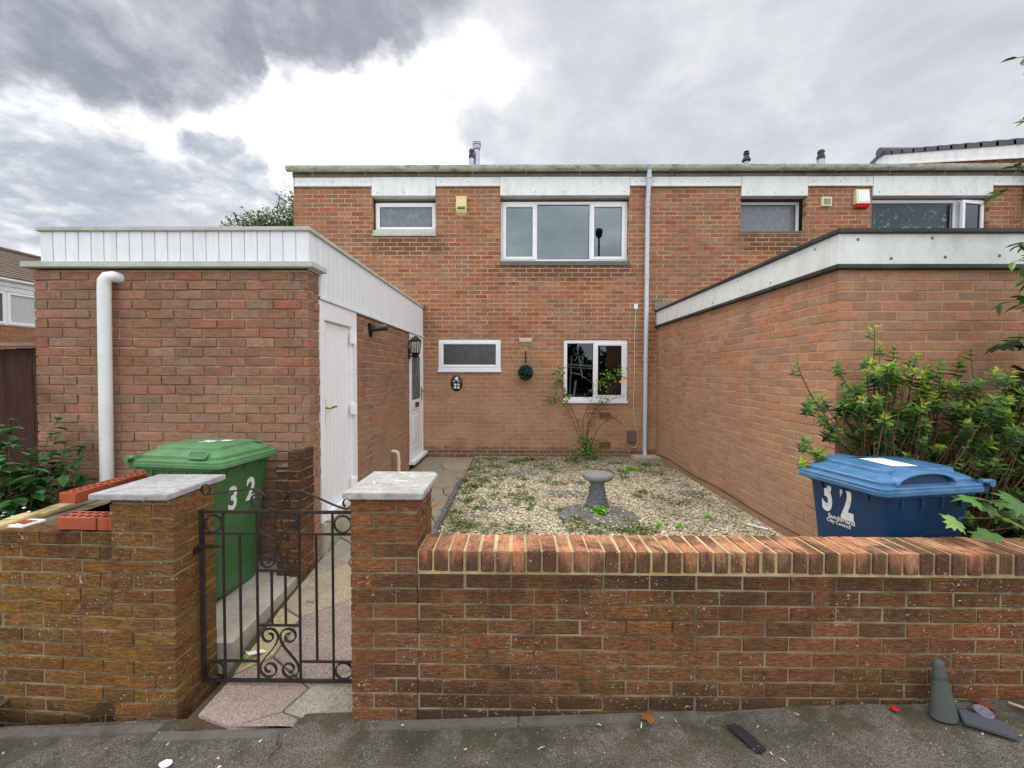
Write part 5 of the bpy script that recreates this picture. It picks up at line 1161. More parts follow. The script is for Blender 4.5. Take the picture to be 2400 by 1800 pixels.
rnd = random.Random(5)
sy = thing('sapling', (3.25, 2.42, .1), 'pale lobed leafed sapling drooping over the coping beside the blue bin', 'sapling')
maple(sy, [[(3.25, 2.42, .1), (3.0, 2.40, .75), (2.70, 2.30, 1.00), (2.30, 2.26, 1.05)], [(3.25, 2.42, .1), (3.05, 2.38, .7), (2.75, 2.30, .92), (2.33, 2.25, .94)], [(3.25, 2.42, .1), (3.2, 2.36, .7), (2.80, 2.30, .98)], [(3.25, 2.42, .1), (3.1, 2.38, .6), (2.8, 2.28, .90), (2.5, 2.26, .87)]], LEAF_MAPLE, .14, 9, .07, .9)
rnd = random.Random(12)
tv = thing('tall_shrub', (3.95, 2.9, .1), 'tall overhanging shrub with long leaves at the right edge, beside the white fascia', 'shrub')
fol = MB(); stm = MB()
sprays = [(3.10, 3.75), (3.16, 3.5), (3.08, 3.32), (3.14, 3.16), (3.05, 3.0), (3.16, 2.9), (3.06, 2.74), (3.12, 2.6), (3.04, 2.48), (3.14, 2.38), (3.08, 2.26), (3.16, 2.15), (3.10, 2.05), (3.2, 1.95), (3.18, 3.02), (3.22, 2.5)]
for i, (xt, zt) in enumerate(sprays*2):
    b0 = Vector((3.95+rnd.uniform(-.1, .2), 2.9+rnd.uniform(-.1, .1), .1)); tip = Vector((xt+rnd.uniform(.03, .16), 2.70+rnd.uniform(-.12, .16), zt+rnd.uniform(-.06, .06)-.1)); top = Vector((3.55+rnd.uniform(-.1, .1), 2.8+rnd.uniform(-.06, .06), zt+rnd.uniform(.0, .2)))
    c1_ = Vector((4.0, 2.88, zt*.7)); pts = bez3(b0, c1_, top, tip, 14)
    stm.tube(pts, [.010*(1-.85*j/14) for j in range(15)], 5)
    for j in range(17):
        f = rnd.uniform(.62, 1)*14; k_ = min(int(f), 13); q = pts[k_].lerp(pts[k_+1], f-k_); ax_ = (pts[k_+1]-pts[k_]).normalized(); dv = ax_*.8+Vector((rnd.uniform(-.6, .6), rnd.uniform(-1, .8), rnd.uniform(-1.0, .45)))
        leafset(fol, [(q, dv, (0, 0, 1), rnd.uniform(.06, .12), rnd.uniform(.022, .04), (rnd.random()**1.4, rnd.random(), rnd.random(), 1))])
fol.build('foliage', LEAF_VINE, tv, recalc=False); stm.build('stem', STEM, tv, smooth=60)
m_ = MB()
for i in range(70): t_ = rnd.random(); q = Vector((3.20+rnd.uniform(-.03, .03)*(1-t_)+.05*t_, 2.68+rnd.uniform(-.03, .03)*(1-t_), 3.22+.20*t_)); m_.lathe([(.001, -.006), (.007, 0), (.001, .006)], 5, tuple(q))
m_.build('flower_spike', PURPLE, tv)
dk = thing('sycamore_sapling', (3.9, 3.05, .1), 'dark broad lobed leaves of a young sycamore at the right edge, against the extension wall', 'sapling')
maple(dk, [[(3.8, 3.1, .1), (3.7, 3.08, 1.2), (3.70, 3.05, 2.0), (3.68, 3.0, 2.3)], [(3.8, 3.1, .1), (3.68, 3.05, .9), (3.58, 3.0, 1.5), (3.50, 2.98, 1.70)], [(3.8, 3.1, .1), (3.75, 3.05, 1.0), (3.64, 3.0, 1.75), (3.58, 2.98, 2.0)]], LEAF_DARK, .15, 15, .11, .5)
# left shrub by the fence
ls = thing('leafy_shrub', (-3.3, 2.85, -.05), 'green leafy shrub in front of the dark fence, left of the outbuilding', 'shrub')
fol = MB(); stm = MB()
for i in range(130):
    b0 = Vector((-3.55+rnd.uniform(-.45, .25), 3.0+rnd.uniform(-.2, .15), 0)); tip = Vector((rnd.uniform(-4.2, -3.28), rnd.uniform(2.75, 3.25), rnd.uniform(.35, 1.38)))
    if tip.x > -3.42: tip.z = min(tip.z, 1.15)
    pts = [b0.lerp(tip, t)+Vector((0, 0, .18*math.sin(math.pi*t)*rnd.uniform(.3, 1))) for t in [j/6 for j in range(7)]]; stm.tube(pts, [.006*(1-.75*j/6) for j in range(7)], 5)
    for j in range(16):
        f = rnd.uniform(2.2, 6); k_ = min(int(f), 5); q = pts[k_].lerp(pts[k_+1], f-k_); dv = Vector((rnd.uniform(-1, 1), rnd.uniform(-1, .6), rnd.uniform(-.35, .25)))
        leafset(fol, [(q, dv, (0, 0, 1), rnd.uniform(.05, .13), rnd.uniform(.03, .07), (rnd.random(), rnd.random(), rnd.random(), 1))])
fol.build('foliage', LEAF_MID, ls, recalc=False); stm.build('stem', STEM, ls, smooth=60)
ds = thing('flowering_shrub', (-3.1, 2.75, -.05), 'low dark shrub with tiny white flowers behind the unfinished left wall', 'shrub')
fol = MB(); fl = MB()
for i in range(2200):
    q = Vector((-3.35+rnd.gauss(0, .26), 2.85+rnd.gauss(0, .12), max(.0, .45+rnd.gauss(0, .2))))
    if q.z < .80-.25*max(0, q.x+3.1): leafset(fol, [(q, rdir(-.4, .6), (0, 0, 1), rnd.uniform(.03, .055), rnd.uniform(.015, .028), (rnd.random(), rnd.random(), rnd.random(), 1))])
fol.build('foliage', LEAF_DARK, ds, recalc=False)
for i in range(16):
    q = (-3.22+rnd.uniform(-.25, .18), 2.68+rnd.uniform(-.06, .05), rnd.uniform(.45, .86)); fl = MB(); fl.lathe([(.001, -.006), (.010, 0), (.008, .004), (.001, .006)], 7, q); fl.build('flower', FLWHITE, ds)
# rose
rs = thing('rose_bush', (1.15, 7.15, GZ), 'straggly rose bush with a few yellow blooms under the ground floor window', 'rose bush')
fol = MB(); stm = MB(); bl = MB()
canes = [[(1.15, 7.15, .24), (1.02, 7.2, .7), (.85, 7.25, 1.10), (.62, 7.3, 1.28)], [(1.15, 7.15, .24), (1.05, 7.2, .8), (.80, 7.25, 1.35), (.72, 7.3, 1.72)], [(1.17, 7.15, .24), (1.2, 7.2, .75), (1.42, 7.25, 1.15), (1.62, 7.3, 1.42), (1.86, 7.3, 1.60)], [(1.18, 7.15, .24), (1.22, 7.2, .85), (1.45, 7.25, 1.3), (1.52, 7.3, 1.65)], [(1.15, 7.15, .24), (1.13, 7.2, .9), (1.28, 7.25, 1.25), (1.32, 7.28, 1.55)], [(1.2, 7.15, .24), (1.38, 7.2, .75), (1.66, 7.25, .92), (1.8, 7.3, .8)], [(1.15, 7.15, .24), (1.25, 7.2, .8), (1.6, 7.28, 1.22), (1.85, 7.3, 1.30)]]
def cr(P_, n=8):
    P_ = [Vector(q) for q in P_]; o = []
    for i in range(len(P_)-1):
        a = P_[max(i-1, 0)]; b_ = P_[i]; c = P_[i+1]; d_ = P_[min(i+2, len(P_)-1)]
        for j in range(n): t = j/n; o.append(.5*((2*b_)+(-a+c)*t+(2*a-5*b_+4*c-d_)*t*t+(-a+3*b_-3*c+d_)*t**3))
    return o+[P_[-1]]
for cn in canes:
    pts = cr(cn); n = len(pts); stm.tube(pts, [.009*(1-.8*i/n) for i in range(n)], 5)
    for i in range(n//3, n):
        if rnd.random() < .42:
            dv = rdir(-.2, 1)*rnd.uniform(.08, .22); e = pts[i]+dv; stm.tube([pts[i], pts[i]+dv*.5+rdir()*.015, e], [.003, .0025, .0012], 4)
            for j in range(rnd.choice((0, 0, 3, 5))): leafset(fol, [(e+rdir()*.02, rdir(-.4, .6), (0, -1, .5), rnd.uniform(.025, .05), rnd.uniform(.016, .03), (rnd.random(), rnd.random(), rnd.random(), 1))])
for (cx, cy, cz, n, sp_) in ((.72, 7.28, 1.70, 26, .07), (.74, 7.28, 1.52, 18, .05), (.62, 7.28, 1.26, 20, .06), (.82, 7.25, 1.30, 26, .06), (1.72, 7.28, 1.68, 30, .08), (1.50, 7.28, 1.50, 34, .09), (1.56, 7.28, 1.62, 22, .07), (1.18, 7.12, .52, 60, .10), (1.22, 7.08, .36, 60, .13), (.98, 7.1, .34, 26, .08), (1.3, 7.1, .30, 40, .12)):
    for i in range(n): q = Vector((cx+rnd.gauss(0, sp_*.7), cy+rnd.gauss(0, .03), cz+rnd.gauss(0, sp_*.7))); leafset(fol, [(q, rdir(-.5, .7), (0, -1, .6), rnd.uniform(.03, .07), rnd.uniform(.022, .045), (rnd.random(), rnd.random(), rnd.random(), 1))])
for (cx, cz, r) in ((1.84, 1.60, .035), (1.76, 1.55, .026), (1.38, 1.56, .018), (.72, 1.73, .012), (1.02, .98, .010), (1.52, 1.38, .012)):
    for j in range(14): a = j*2.4; k_ = j/14; leafset(bl, [((cx, 7.26-.01*k_, cz), (math.cos(a), -.8+.9*k_, math.sin(a)), (0, -1, 0), r*(1.1-.3*k_), r*1.1, (rnd.random(), .5, .5, 1))])
fol.build('foliage', LEAF_ROSE, rs, recalc=False); stm.build('cane', STEM, rs, smooth=60); bl.build('bloom', YELLOW, rs, recalc=False)
# hanging leaf ball
hb = thing('topiary_ball', (.152, FY-.14, 1.57), 'artificial boxwood ball hanging on a black hook between the ground floor windows', 'ornament')
fol = MB(); cbl = Vector((.152, FY-.145, 1.70))
for i in range(900):
    d_ = rdir(); q = cbl+d_*.112; leafset(fol, [(q, d_+rdir()*.9, d_, .030, .020, (rnd.random(), rnd.random(), rnd.random(), 1))])
fol.build('foliage', LEAF_BALL, hb, recalc=False)
m_ = MB(); m_.lathe([(0, -.112), (.056, -.097), (.097, -.056), (.112, 0), (.097, .056), (.056, .097), (0, .112)], 16, tuple(cbl)); m_.build('core', mat_plain('ball_core', S(14, 30, 20), .8), hb, smooth=60)
m_ = MB(); m_.tube([(.155, FY-.01, 2.08), (.155, FY-.012, 1.90), (.155, FY-.03, 1.87)], .008, 6); m_.tube([(.155, FY-.012, 2.06), (.155, FY-.08, 2.07), (.153, FY-.14, 2.03), (.152, FY-.145, 1.99)], .006, 6)
for s_ in (-1, 0, 1): m_.tube([(.152, FY-.145, 2.0), (.152+s_*.04, FY-.145, 1.795)], .002, 4)
m_.build('hook', BLACKP, hb)
# tree behind the house, and others
def tree(name, loc, h, crown, n, leaf, mat, label, group=None, tr=.18):
    t_ = thing(name, loc, label, 'tree', group); L = Vector(loc); stm = MB(); fol = MB()
    top = L+Vector((0, 0, h*.8)); stm.tube([L, L+Vector((.1, 0, h*.3)), L+Vector((-.05, .1, h*.55)), top], [tr, tr*.75, tr*.5, tr*.15], 9)
    for (cx, cy, cz, r) in crown:
        c = L+Vector((cx, cy, cz)); s0 = L+Vector((0, 0, max(h*.3, cz-r*1.2))); stm.tube([s0, s0.lerp(c, .5)+Vector((0, 0, -.1)), c], [tr*.4, tr*.25, tr*.08], 6)
        for i in range(int(n*r*r)):
            d_ = rdir(); q = c+d_*r*(rnd.random()**.45)*rnd.uniform(.85, 1.12); leafset(fol, [(q, rdir(-.8, .5), (0, 0, 1), leaf*rnd.uniform(.7, 1.3), leaf*rnd.uniform(.4, .65), (rnd.random(), rnd.random(), rnd.random(), 1))])
        for j in range(int(26*r)):
            d_ = rdir(-.2, 1); a = c+d_*r*.7; e = c+d_*r*rnd.uniform(1.1, 1.35); stm.tube([a, e], [.012, .004], 4)
            for k_ in range(9): q = a.lerp(e, rnd.random()); leafset(fol, [(q, d_+rdir()*.8, (0, 0, 1), leaf, leaf*.5, (rnd.random(), rnd.random(), rnd.random(), 1))])
    fol.build('crown', mat, t_, recalc=False); stm.build('trunk', BARK, t_, smooth=60); return t_
tree('garden_tree', (-7.0, 13.2, -.7), 8, [(-.5, 0, 6.7, .75), (.35, .2, 7.3, .8), (.6, 0, 6.4, .9), (-1.5, 0, 6.5, .65), (-.9, 0, 6.75, .6), (1.2, .3, 7.0, .9), (-.2, 0, 5.6, 1.1), (-1.2, .2, 5.4, .8)], 3600, .085, LEAF_TREE, 'loose leafy tree rising behind the cladded outbuilding roof, left of the house')
# trees and lamp over the road, seen mirrored in the ground floor and upstairs panes
for i, (x, y, h) in enumerate(((-7.5, -16, 4.6), (-2.5, -17, 4.3), (2.8, -16.5, 4.6), (8.5, -16, 4.9), (14, -17, 4.6), (-13, -17, 4.8))):
    tree('street_tree', (x, y, -.4), h, [(0, 0, h*.6, 1.7), (1.2, .2, h*.5, 1.4), (-1.3, 0, h*.5, 1.4), (.2, -.3, h*.85, .9), (2.2, 0, h*.3, 1.4), (-2.2, 0, h*.3, 1.4), (0, 0, h*.25, 1.6)], 240, .34, LEAF_DARK, 'dark broadleaf tree across the road, mirrored in the ground floor windows', 'trees across the road')
lp = thing('street_lamp', (3.35, -2.55, -.1), 'dark street lamp on the pavement, mirrored in the large upstairs window', 'street lamp')
m_ = MB(); m_.tube([(3.35, -2.55, 0), (3.35, -2.55, 1.2), (3.35, -2.55, 1.25), (3.35, -2.55, 7.2)], [.08, .08, .05, .04], 12); m_.build('post', DARKM, lp, smooth=40)
m_ = MB(); m_.lathe([(.05, 7.2), (.13, 7.28), (.15, 7.42), (.15, 7.52), (.10, 7.58), (0, 7.6)], 16, (3.35, -2.55, 0)); m_.build('lamp_head', DARKM, lp, smooth=40)
# ================================================================== FAR LEFT: fence and house
fc = thing('timber_fence', (-4.4, 3.75, 0), 'tall dark brown close board fence left of the outbuilding', 'fence')
m_ = MB(); x = -3.83; i = 0
while x > -8.5:
    yy = 3.66+(-3.83-x)*.12; m_.bbox(x-.143, x, yy+(.0 if i % 2 else .012), yy+.02+(.0 if i % 2 else .012), -.3, 1.915+(-3.83-x)*-.03, .003); x -= .146; i += 1
m_.build('boards', FENCE, fc)
m_ = MB(); m_.prism([(3.63, 1.918), (3.72, 1.918), (3.72, 1.945), (3.63, 1.945)], 'x', -4.9, -3.83); m_.build('capping_rail', mat_plain('pale_weathered_rail', S(150, 136, 124), .9, .4, 6, .1), fc)
fh = thing('far_house', (-19, 14, 0), 'distant brick house with brown tiled roof and white gutter beyond the fence', 'house')
m_ = MB(); HX = -17.0
mb = MB(); brickface(mb, (HX, 9.0, 2.4), (0, 1, 0), (1, 0, 0), 11, 2.4, 3.22, (), 0, mort=True); mb.box(HX-8, HX-.012, 9.0, 20, -.7, 4.72, 1); mb.build('wall', [BR_FAC, MO_FAC], fh)
m_ = MB(); m_.bbox(HX-.02, HX+.03, 8.9, 20.1, 4.35, 4.72, .01); m_.bbox(HX+.03, HX+.06, 8.9, 20.1, 4.52, 4.72, .01); m_.build('fascia_board', OLDWHITE, fh)
m_ = MB(); m_.tube([(HX+.12, 8.9, 4.74), (HX+.12, 20.1, 4.74)], .06, 10); m_.build('gutter', WHITE, fh, smooth=40)
m_ = MB()
for i in range(14):
    a0 = i/14; a1_ = (i+1)/14; xA = HX+.18-a0*4.3; xB = HX+.18-a1_*4.3-.05; zA = 4.80+a0*1.85; zB = 4.80+a1_*1.85-.02
    m_.add([(xA, 8.8, zA+.03), (xA, 20.2, zA+.03), (xB, 20.2, zB+.03), (xB, 8.8, zB+.03), (xA, 8.8, zA-.02), (xA, 20.2, zA-.02)], [(0, 1, 2, 3), (0, 4, 5, 1)])
m_.add([(HX-4.1, 8.8, 6.66), (HX-4.1, 20.2, 6.66), (HX-8.4, 20.2, 4.8), (HX-8.4, 8.8, 4.8)], [(0, 1, 2, 3)])
rf = m_.build('roof', BROWNTILE, fh); m_ = MB(); m_.tube([(HX-4.12, 8.8, 6.68), (HX-4.12, 20.2, 6.68)], .11, 8); m_.build('ridge_tile', BROWNTILE, rf, smooth=40)
for (y0_, y1_) in ((11.9, 14.02), (14.09, 16.6)):
    f_ = MB()
    for (a, b_, c_, d_) in ((y0_, y0_+.07, 3.26, 4.33), (y1_-.07, y1_, 3.26, 4.33), (y0_+.07, y1_-.07, 4.26, 4.33), (y0_+.07, y1_-.07, 3.26, 3.34)): f_.bbox(HX-.03, HX+.04, a, b_, c_, d_, .008)
    wo = f_.build('window', WHITE, fh, smooth=40); g_ = MB(); g_.add([(HX+.0, y0_+.06, 3.33), (HX+.0, y1_-.06, 3.33), (HX+.0, y1_-.06, 4.27), (HX+.0, y0_+.06, 4.27)], [(0, 1, 2, 3)]); g_.build('pane', NET if y0_ > 13 else FROST2, wo)
m_ = MB(); m_.bbox(HX-.011, HX+.02, 9.0, 20, 3.222, 3.258, .01); m_.bbox(HX-.011, HX-.002, 9, 20, 3.26, 4.35, .001); m_.build('window_band', OLDWHITE, fh)
# ================================================================== GARDEN OBJECTS
BX, BYY = .88, 4.62
bd = thing('bird_bath', (BX, BYY, GZ), 'small grey stone bird bath with chipped bowl on a dark slab in the gravel', 'bird bath')
m_ = MB(); rows = [(.108, 0), (.112, .02), (.104, .05), (.090, .075), (.083, .13), (.077, .18), (.074, .21), (.076, .235), (.084, .25), (.086, .275), (.080, .285)]
bm_V = []; m_.lathe(rows, 28, (BX, BYY, GZ+.02)); 
rnd2 = random.Random(3)
for lev in range(5):
    z0 = GZ+.035+lev*.043; r_ = float(np.interp(z0-GZ-.02, [q[1] for q in rows], [q[0] for q in rows])); n_ = 8
    for j in range(n_):
        a = 2*math.pi*(j+.5*(lev % 2))/n_; T = Matrix.Translation((BX+r_*math.cos(a), BYY+r_*math.sin(a), z0)) @ Matrix.Rotation(a, 4, 'Z') @ Matrix.Rotation(rnd2.uniform(-.1, .1), 4, 'X')
        m_.bbox(-.02, .010+rnd2.uniform(-.003, .004), -r_*.36, r_*.36, -.018, .018, .008, T=T)
m_.build('pedestal', STONEG, bd, smooth=50)
m_ = MB(); m_.lathe([(.085, .29), (.13, .300), (.162, .318), (.168, .335), (.168, .352), (.160, .366), (.142, .366), (.130, .350), (.08, .338), (0, .334)], 30, (BX+.005, BYY, GZ)); m_.build('bowl', BIRDTOP, bd, smooth=50)
def blobslab(cx, cy, rx, ry, z, th, seed, n=18, jag=.1):
    q = random.Random(seed); poly = [(cx+rx*math.cos(2*math.pi*i/n)*(1+q.uniform(-jag, jag)), cy+ry*math.sin(2*math.pi*i/n)*(1+q.uniform(-jag, jag))) for i in range(n)]
    m_ = MB(); m_.prism(poly, 'z', z, z+th); return m_
tag(blobslab(.86, 4.35, .40, .33, GZ-.02, .028, 4, 22, .16).build('stone_slab', SLABD), 'dark cracked stone slab under the bird bath', 'slab')
for (cx, cy, rx, ry, lb) in ((-.26, 4.55, .17, .10, 'round grey stepping stone in the gravel left of the bird bath'), (.13, 6.15, .20, .17, 'half buried stepping stone in the gravel below the hanging ball'), (2.12, 5.15, .17, .13, 'grey stepping stone in the gravel beside the extension wall'), (.62, 5.1, .22, .15, 'small grey stepping stone just behind the bird bath')):
    tag(blobslab(cx, cy, rx, ry, GZ-.02, .026, int(cx*100)+50, 20, .06).build('stepping_stone', SLABD), lb, 'stepping stone', 'stepping stones in the gravel')
eg = thing('log_edging', (-.735, 4.6, .2), 'low grey log roll edging between the crazy paving and gravel', 'edging')
m_ = MB(); y = 3.7
while y < 5.5:
    r_ = .03+rnd.uniform(-.004, .004); m_.lathe([(r_, -.05), (r_, rnd.uniform(.055, .085)), (r_*.7, .095), (0, .098)], 8, (-.735+rnd.uniform(-.008, .008), y, .2)); y += .064
m_.build('logs', mat_plain('grey_log', S(112, 108, 106), .9, .5, 12, .1, 0, .5, 40), eg, smooth=40)
# weeds
def rosette(mb, p, r, n, flat=.35):
    for i in range(n):
        a = rnd.uniform(0, 2*math.pi); q = Vector(p)+Vector((math.cos(a), math.sin(a), 0))*r*rnd.uniform(0, .7)+Vector((0, 0, rnd.uniform(0, r*.35)))
        leafset(mb, [(q, (math.cos(a+rnd.uniform(-.8, .8)), math.sin(a+rnd.uniform(-.8, .8)), rnd.uniform(.0, flat*2)), (0, 0, 1), r*rnd.uniform(.25, .5), r*rnd.uniform(.10, .22), (rnd.random(), rnd.random(), rnd.random(), 1))])
wd = MB()
spots = [(-.55, 3.95, .14), (-.60, 4.15, .13), (-.5, 4.0, .1), (-.35, 3.9, .13), (-.15, 3.95, .10), (.0, 3.9, .09), (-.62, 4.45, .13), (-.52, 4.6, .10), (-.3, 4.55, .10), (-.65, 4.85, .12), (-.48, 4.8, .13), (-.62, 5.15, .12), (-.35, 5.0, .10), (-.55, 5.45, .14), (-.40, 5.5, .13), (-.62, 5.75, .14), (-.35, 5.75, .16), (-.50, 6.05, .15), (-.2, 5.9, .14), (-.6, 6.4, .13), (-.3, 6.5, .16), (-.05, 6.85, .14), (.05, 6.75, .12), (.2, 7.05, .14), (.1, 5.3, .12), (-.05, 5.05, .12), (.05, 4.95, .11), (.15, 4.75, .10), (.0, 4.6, .12), (.35, 4.45, .10), (.25, 4.47, .08), (.5, 5.6, .14), (.4, 5.75, .1), (.75, 5.6, .12), (.62, 3.95, .13), (.58, 4.2, .10), (.66, 4.05, .12), (1.05, 3.93, .12), (1.18, 4.0, .15), (1.12, 4.15, .10), (.8, 3.85, .12), (.95, 3.83, .10), (1.55, 4.9, .14), (1.6, 5.2, .12), (1.8, 4.8, .10), (1.35, 6.0, .14), (1.5, 6.2, .13), (1.2, 6.4, .12), (.6, 6.3, .14), (.45, 6.6, .13), (1.8, 6.4, .14), (2.0, 6.1, .12), (2.1, 6.6, .12), (1.95, 5.75, .1), (2.25, 5.4, .09), (2.28, 4.9, .08), (.9, 6.9, .15), (.35, 7.1, .12), (1.6, 6.8, .12), (-.45, 7.1, .1), (.1, 5.85, .11), (-.25, 5.25, .09)]
for (x, y, r) in spots:
    for k_ in range(3): rosette(wd, (x+rnd.uniform(-.14, .14), y+rnd.uniform(-.14, .14), GZ), r*rnd.uniform(.45, .95), 26)
for i in range(60):
    rosette(wd, (-.72+abs(rnd.gauss(0, .35)), rnd.uniform(3.8, 7.2), GZ), rnd.uniform(.03, .08), 18)
for i in range(200):
    rosette(wd, (rnd.uniform(-.68, 2.3), rnd.uniform(4.2, 7.3), GZ), rnd.uniform(.03, .06), 8)
for i in range(34):      # weeds in the paving joints
    y = rnd.uniform(2.35, 6.8); x = rnd.choice((-1.60, rnd.uniform(-1.5, -.85), -.78)); rosette(wd, (x, y, pathz(y)-.005), rnd.uniform(.02, .055), 10)
for i in range(24): x = rnd.uniform(-.4, 3.0); rosette(wd, (x, 2.035, gz(x)), rnd.uniform(.012, .028), 7)
stuff(wd.build('weeds', LEAF_WEED, recalc=False), 'small weeds scattered through gravel and paving joints')
def weed(label, x, y, r, n, z=GZ):
    m_ = MB()
    for i in range(n):
        d_ = rdir(.1, 1); leafset(m_, [(Vector((x, y, z))+d_*r*rnd.uniform(.2, .8), rdir(-.2, .6), (0, 0, 1), r*.5, r*.34, (rnd.random(), rnd.random(), rnd.random(), 1))])
    o = m_.build('weed', LEAF_LIME, recalc=False); tag(o, label, 'weed', 'lime green weeds in the garden')
weed('bright lime green weed at the foot of the bird bath', .86, 4.40, .10, 90); weed('lime weed in the gravel furthest right, by the extension wall', 1.93, 4.28, .05, 40); weed('lime weed at the front edge of the gravel, right of centre', 1.55, 4.02, .05, 40); weed('lime weed beside the whitish scrap on the gravel', 1.35, 4.02, .05, 40)
weed('yellow green weed at the path edge behind the gate', -1.59, 2.44, .038, 30, .02); weed('pale weed in the gravel near the far right corner', 1.7, 6.35, .09, 60)
# litter and small things on the pavement
lit = MB()
for i in range(480):
    x = rnd.uniform(-3.5, 3.6); y = 2.0-abs(rnd.gauss(0, .35)) if rnd.random() < .75 else rnd.uniform(.9, 1.95)
    if x > 1: x = x if rnd.random() < .8 else rnd.uniform(1, 3)
    s_ = rnd.choice((.0016, .002, .0025, .003, .004, .0055)) ; a = rnd.uniform(0, 6.28); ln = rnd.uniform(1, 5 if rnd.random() < .2 else 1.8)
    T = Matrix.Translation((x, min(y, 2.03), gz(x)+.013+.004)) @ Matrix.Rotation(a, 4, 'Z') @ Matrix.Rotation(rnd.uniform(-.3, .3), 4, 'X')
    lit.add([T @ Vector(q) for q in ((-s_*ln, -s_*.5, 0), (0, -s_*.6, .002), (s_*ln, -s_*.3, 0), (s_*ln*.9, s_*.4, 0), (0, s_*.6, .003), (-s_*ln, s_*.4, 0))], [(0, 1, 4, 5), (1, 2, 3, 4)], 0, (rnd.random(), rnd.random(), rnd.random(), 1))
stuff(lit.build('leaf_litter', LITTER, recalc=False), 'scraps of dry leaf and grit on the pavement')
ZP = lambda x: gz(x)+.012
cn = thing('traffic_cone', (1.985, 1.975, ZP(1.985)), 'small broken grey rubber cone leaning against the front wall', 'cone')
m_ = MB(); T = Matrix.Translation((1.985, 1.955, ZP(1.985)-.004)) @ Matrix.Rotation(R(-8), 4, 'X') @ Matrix.Diagonal((.86, .66, 1, 1))
m_.lathe([(.068, 0), (.064, .02), (.040, .15), (.034, .175), (.036, .178), (.036, .185), (.031, .20), (.030, .225), (.024, .243), (.010, .252), (0, .254)], 22, T=T); m_.build('cone_body', CONEM, cn, smooth=50)
m_ = MB(); T = Matrix.Translation((2.12, 1.90, ZP(2.12)+.002)) @ Matrix.Rotation(R(-32), 4, 'Z'); m_.bbox(-.085, .085, -.055, .05, 0, .012, .004, T=T); m_.build('torn_base', mat_plain('dark_rubber_flap', S(78, 80, 88), .7, .3, 14, .25, 0, .2, 60), cn, smooth=40)
m_ = MB(); m_.lathe([(.014, 0), (.018, .004), (.018, .007), (.011, .010), (.009, .006)], 18, (1.80, 2.0, ZP(1.80)+.002)); tag(m_.build('ring_cap', REDP, smooth=40), 'small red plastic ring cap on the asphalt left of the cone', 'bottle cap')
m_ = MB(); m_.lathe([(.034, 0), (.036, .005), (.032, .009), (.02, .0095), (.018, .008), (.012, .008), (.010, .0095), (0, .0095)], 22, T=Matrix.Translation((2.165, 1.955, ZP(2.165)+.014)) @ Matrix.Rotation(R(10), 4, 'X')); tag(m_.build('jar_lid', mat_plain('mauve_plastic', S(110, 104, 120), .4, .2, 20), smooth=40), 'round greyish mauve lid beside the cone on its torn base', 'lid')
def fallen(label, x, y, z, size, pal, grp, seed):
    m_ = MB(); q = random.Random(seed); maple_leaf(m_, (x, y, z+.012), (q.uniform(-.2, .2), q.uniform(-.3, 0), 1), (q.uniform(-1, 1), q.uniform(-1, 1), 0), size, (.5, .5, .5, 1)); o = m_.build('fallen_leaf', mat_leaf('fallen_'+label.split()[0]+str(seed), pal, .1, .7), recalc=False); tag(o, label, 'leaf', grp)
G = 'fallen leaves on the ground'
fallen('yellow fallen leaf on the pavement at the right edge', 2.43, 2.0, ZP(2.43), .055, [S(206, 190, 60), S(220, 200, 80)], G, 1)
fallen('dark red crumpled leaf on the pavement between cone and yellow leaf', 2.24, 2.02, ZP(2.24), .075, [S(110, 46, 36), S(120, 56, 40)], G, 2)
fallen('large orange brown leaf on the crazy paving', -.92, 4.72, pathz(4.72), .11, [S(176, 112, 60), S(190, 126, 70)], G, 3)
fallen('smaller tan leaf on the crazy paving, closest to the pillar', -.90, 4.25, pathz(4.25), .09, [S(190, 140, 90), S(190, 150, 90)], G, 4)
fallen('brown curled leaf at the kerb below the coping wall', .62, 1.98, ZP(.62), .07, [S(140, 96, 50), S(120, 80, 40)], G, 5)
m_ = MB(); m_.tube([(2.33, 2.0, ZP(2.3)+.02), (2.42, 1.93, ZP(2.4)+.012), (2.60, 1.82, ZP(2.6)+.012)], [.006, .007, .005], 6); tag(m_.build('stick', mat_plain('pale_twig', S(170, 150, 120), .9, .3, 20), smooth=50), 'pale stick on the pavement at the right edge', 'stick')
m_ = MB(); q_ = random.Random(5); nV = 34; V = []
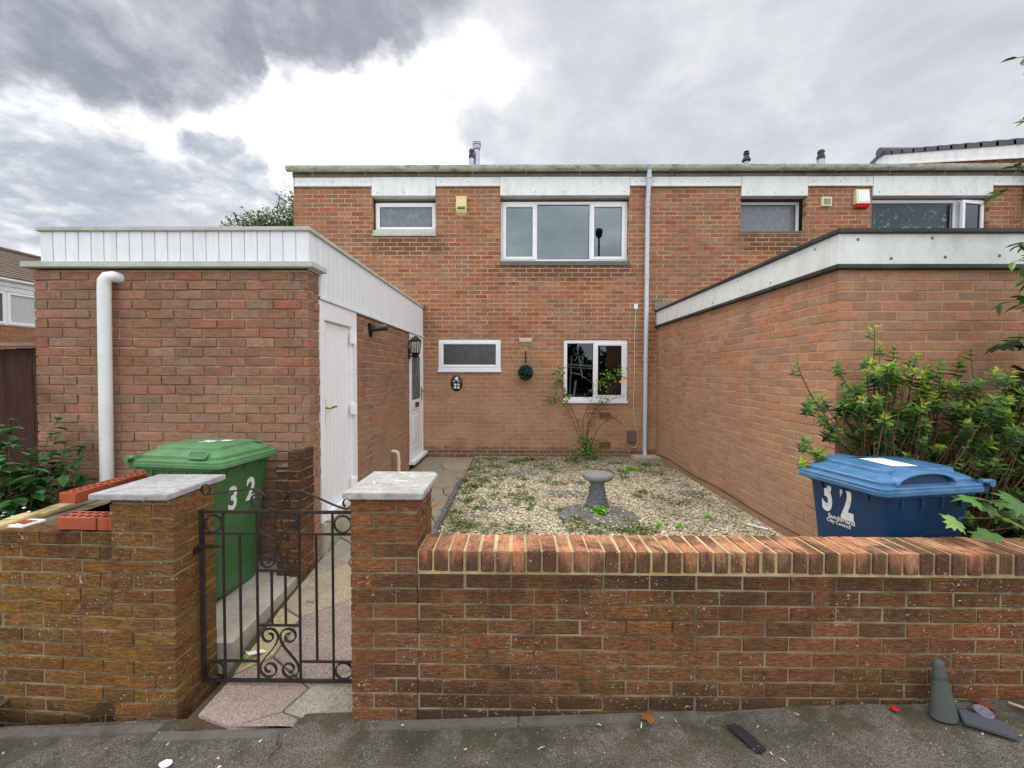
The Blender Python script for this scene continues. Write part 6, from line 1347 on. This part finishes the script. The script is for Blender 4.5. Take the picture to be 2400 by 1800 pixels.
for i in range(nV):
    a = 2*math.pi*i/nV; l_ = .085*math.copysign(abs(math.cos(a))**.55, math.cos(a)); wd_ = .030*math.copysign(abs(math.sin(a))**.55, math.sin(a)); f_ = 1+q_.uniform(-.16, .16); l_ *= f_; wd_ *= f_
    V.append((1.035+l_*math.sin(R(-24))*-1*.9+wd_*math.cos(R(-24)), 1.885-l_*math.cos(R(-24))*.9-wd_*math.sin(R(-24))))
m_.prism(V, 'z', gz(1.03)+.004, gz(1.03)+.0095)
o = m_.build('tar_patch', mat_plain('black_tar', S(40, 40, 44), .8, .4, 30, .2, 0, .8, 60)); tag(o, 'black tar patch stuck on the asphalt below the coping wall', 'patch')
tag(blobslab(-1.56, 1.835, .028, .02, gz(-1.56)+.012, .004, 9, 12, .1).build('paper_scrap', PAPER), 'white paper scrap on the asphalt in front of the left pillar', 'scrap')
m_ = MB(); T = Matrix.Translation((-1.545, 2.50, pathz(2.5)+.012)) @ Matrix.Rotation(R(55), 4, 'Z') @ Matrix.Rotation(R(18), 4, 'Y'); m_.bbox(-.07, .07, -.022, .022, 0, .003, .001, T=T); tag(m_.build('packet', PAPER), 'torn pale packet lying on the path behind the gate', 'packet')
m_ = MB(); T = Matrix.Translation((2.27, 4.0, GZ+.012)) @ Matrix.Rotation(R(-58), 4, 'Z'); m_.tube([T @ Vector((-.10, 0, 0)), T @ Vector((.10, 0, .01))], .012, 10); tag(m_.build('pipe_offcut', PIPEW, smooth=40), 'short white pipe offcut on the gravel beside the extension wall', 'pipe')
# something standing inside behind the kitchen pane
rk = thing('drying_rack', (1.05, FY+.55, 1.2), 'pale wire drying rack seen dimly through the larger ground floor window', 'rack')
m_ = MB()
for z_ in (1.86, 1.84, 1.80): m_.tube([(.92, FY+.45, z_), (1.25, FY+.47, z_-.02), (1.5, FY+.5, z_-.03)], .006, 5)
m_.tube([(.98, FY+.5, 1.2), (1.02, FY+.5, 2.02), (1.15, FY+.5, 2.02), (1.22, FY+.5, 1.6)], .012, 6); m_.tube([(1.0, FY+.5, 1.7), (1.2, FY+.5, 1.66)], .012, 6); m_.tube([(1.05, FY+.5, 1.2), (1.1, FY+.5, 1.55)], .02, 6)
m_.build('rails', WHITE, rk)
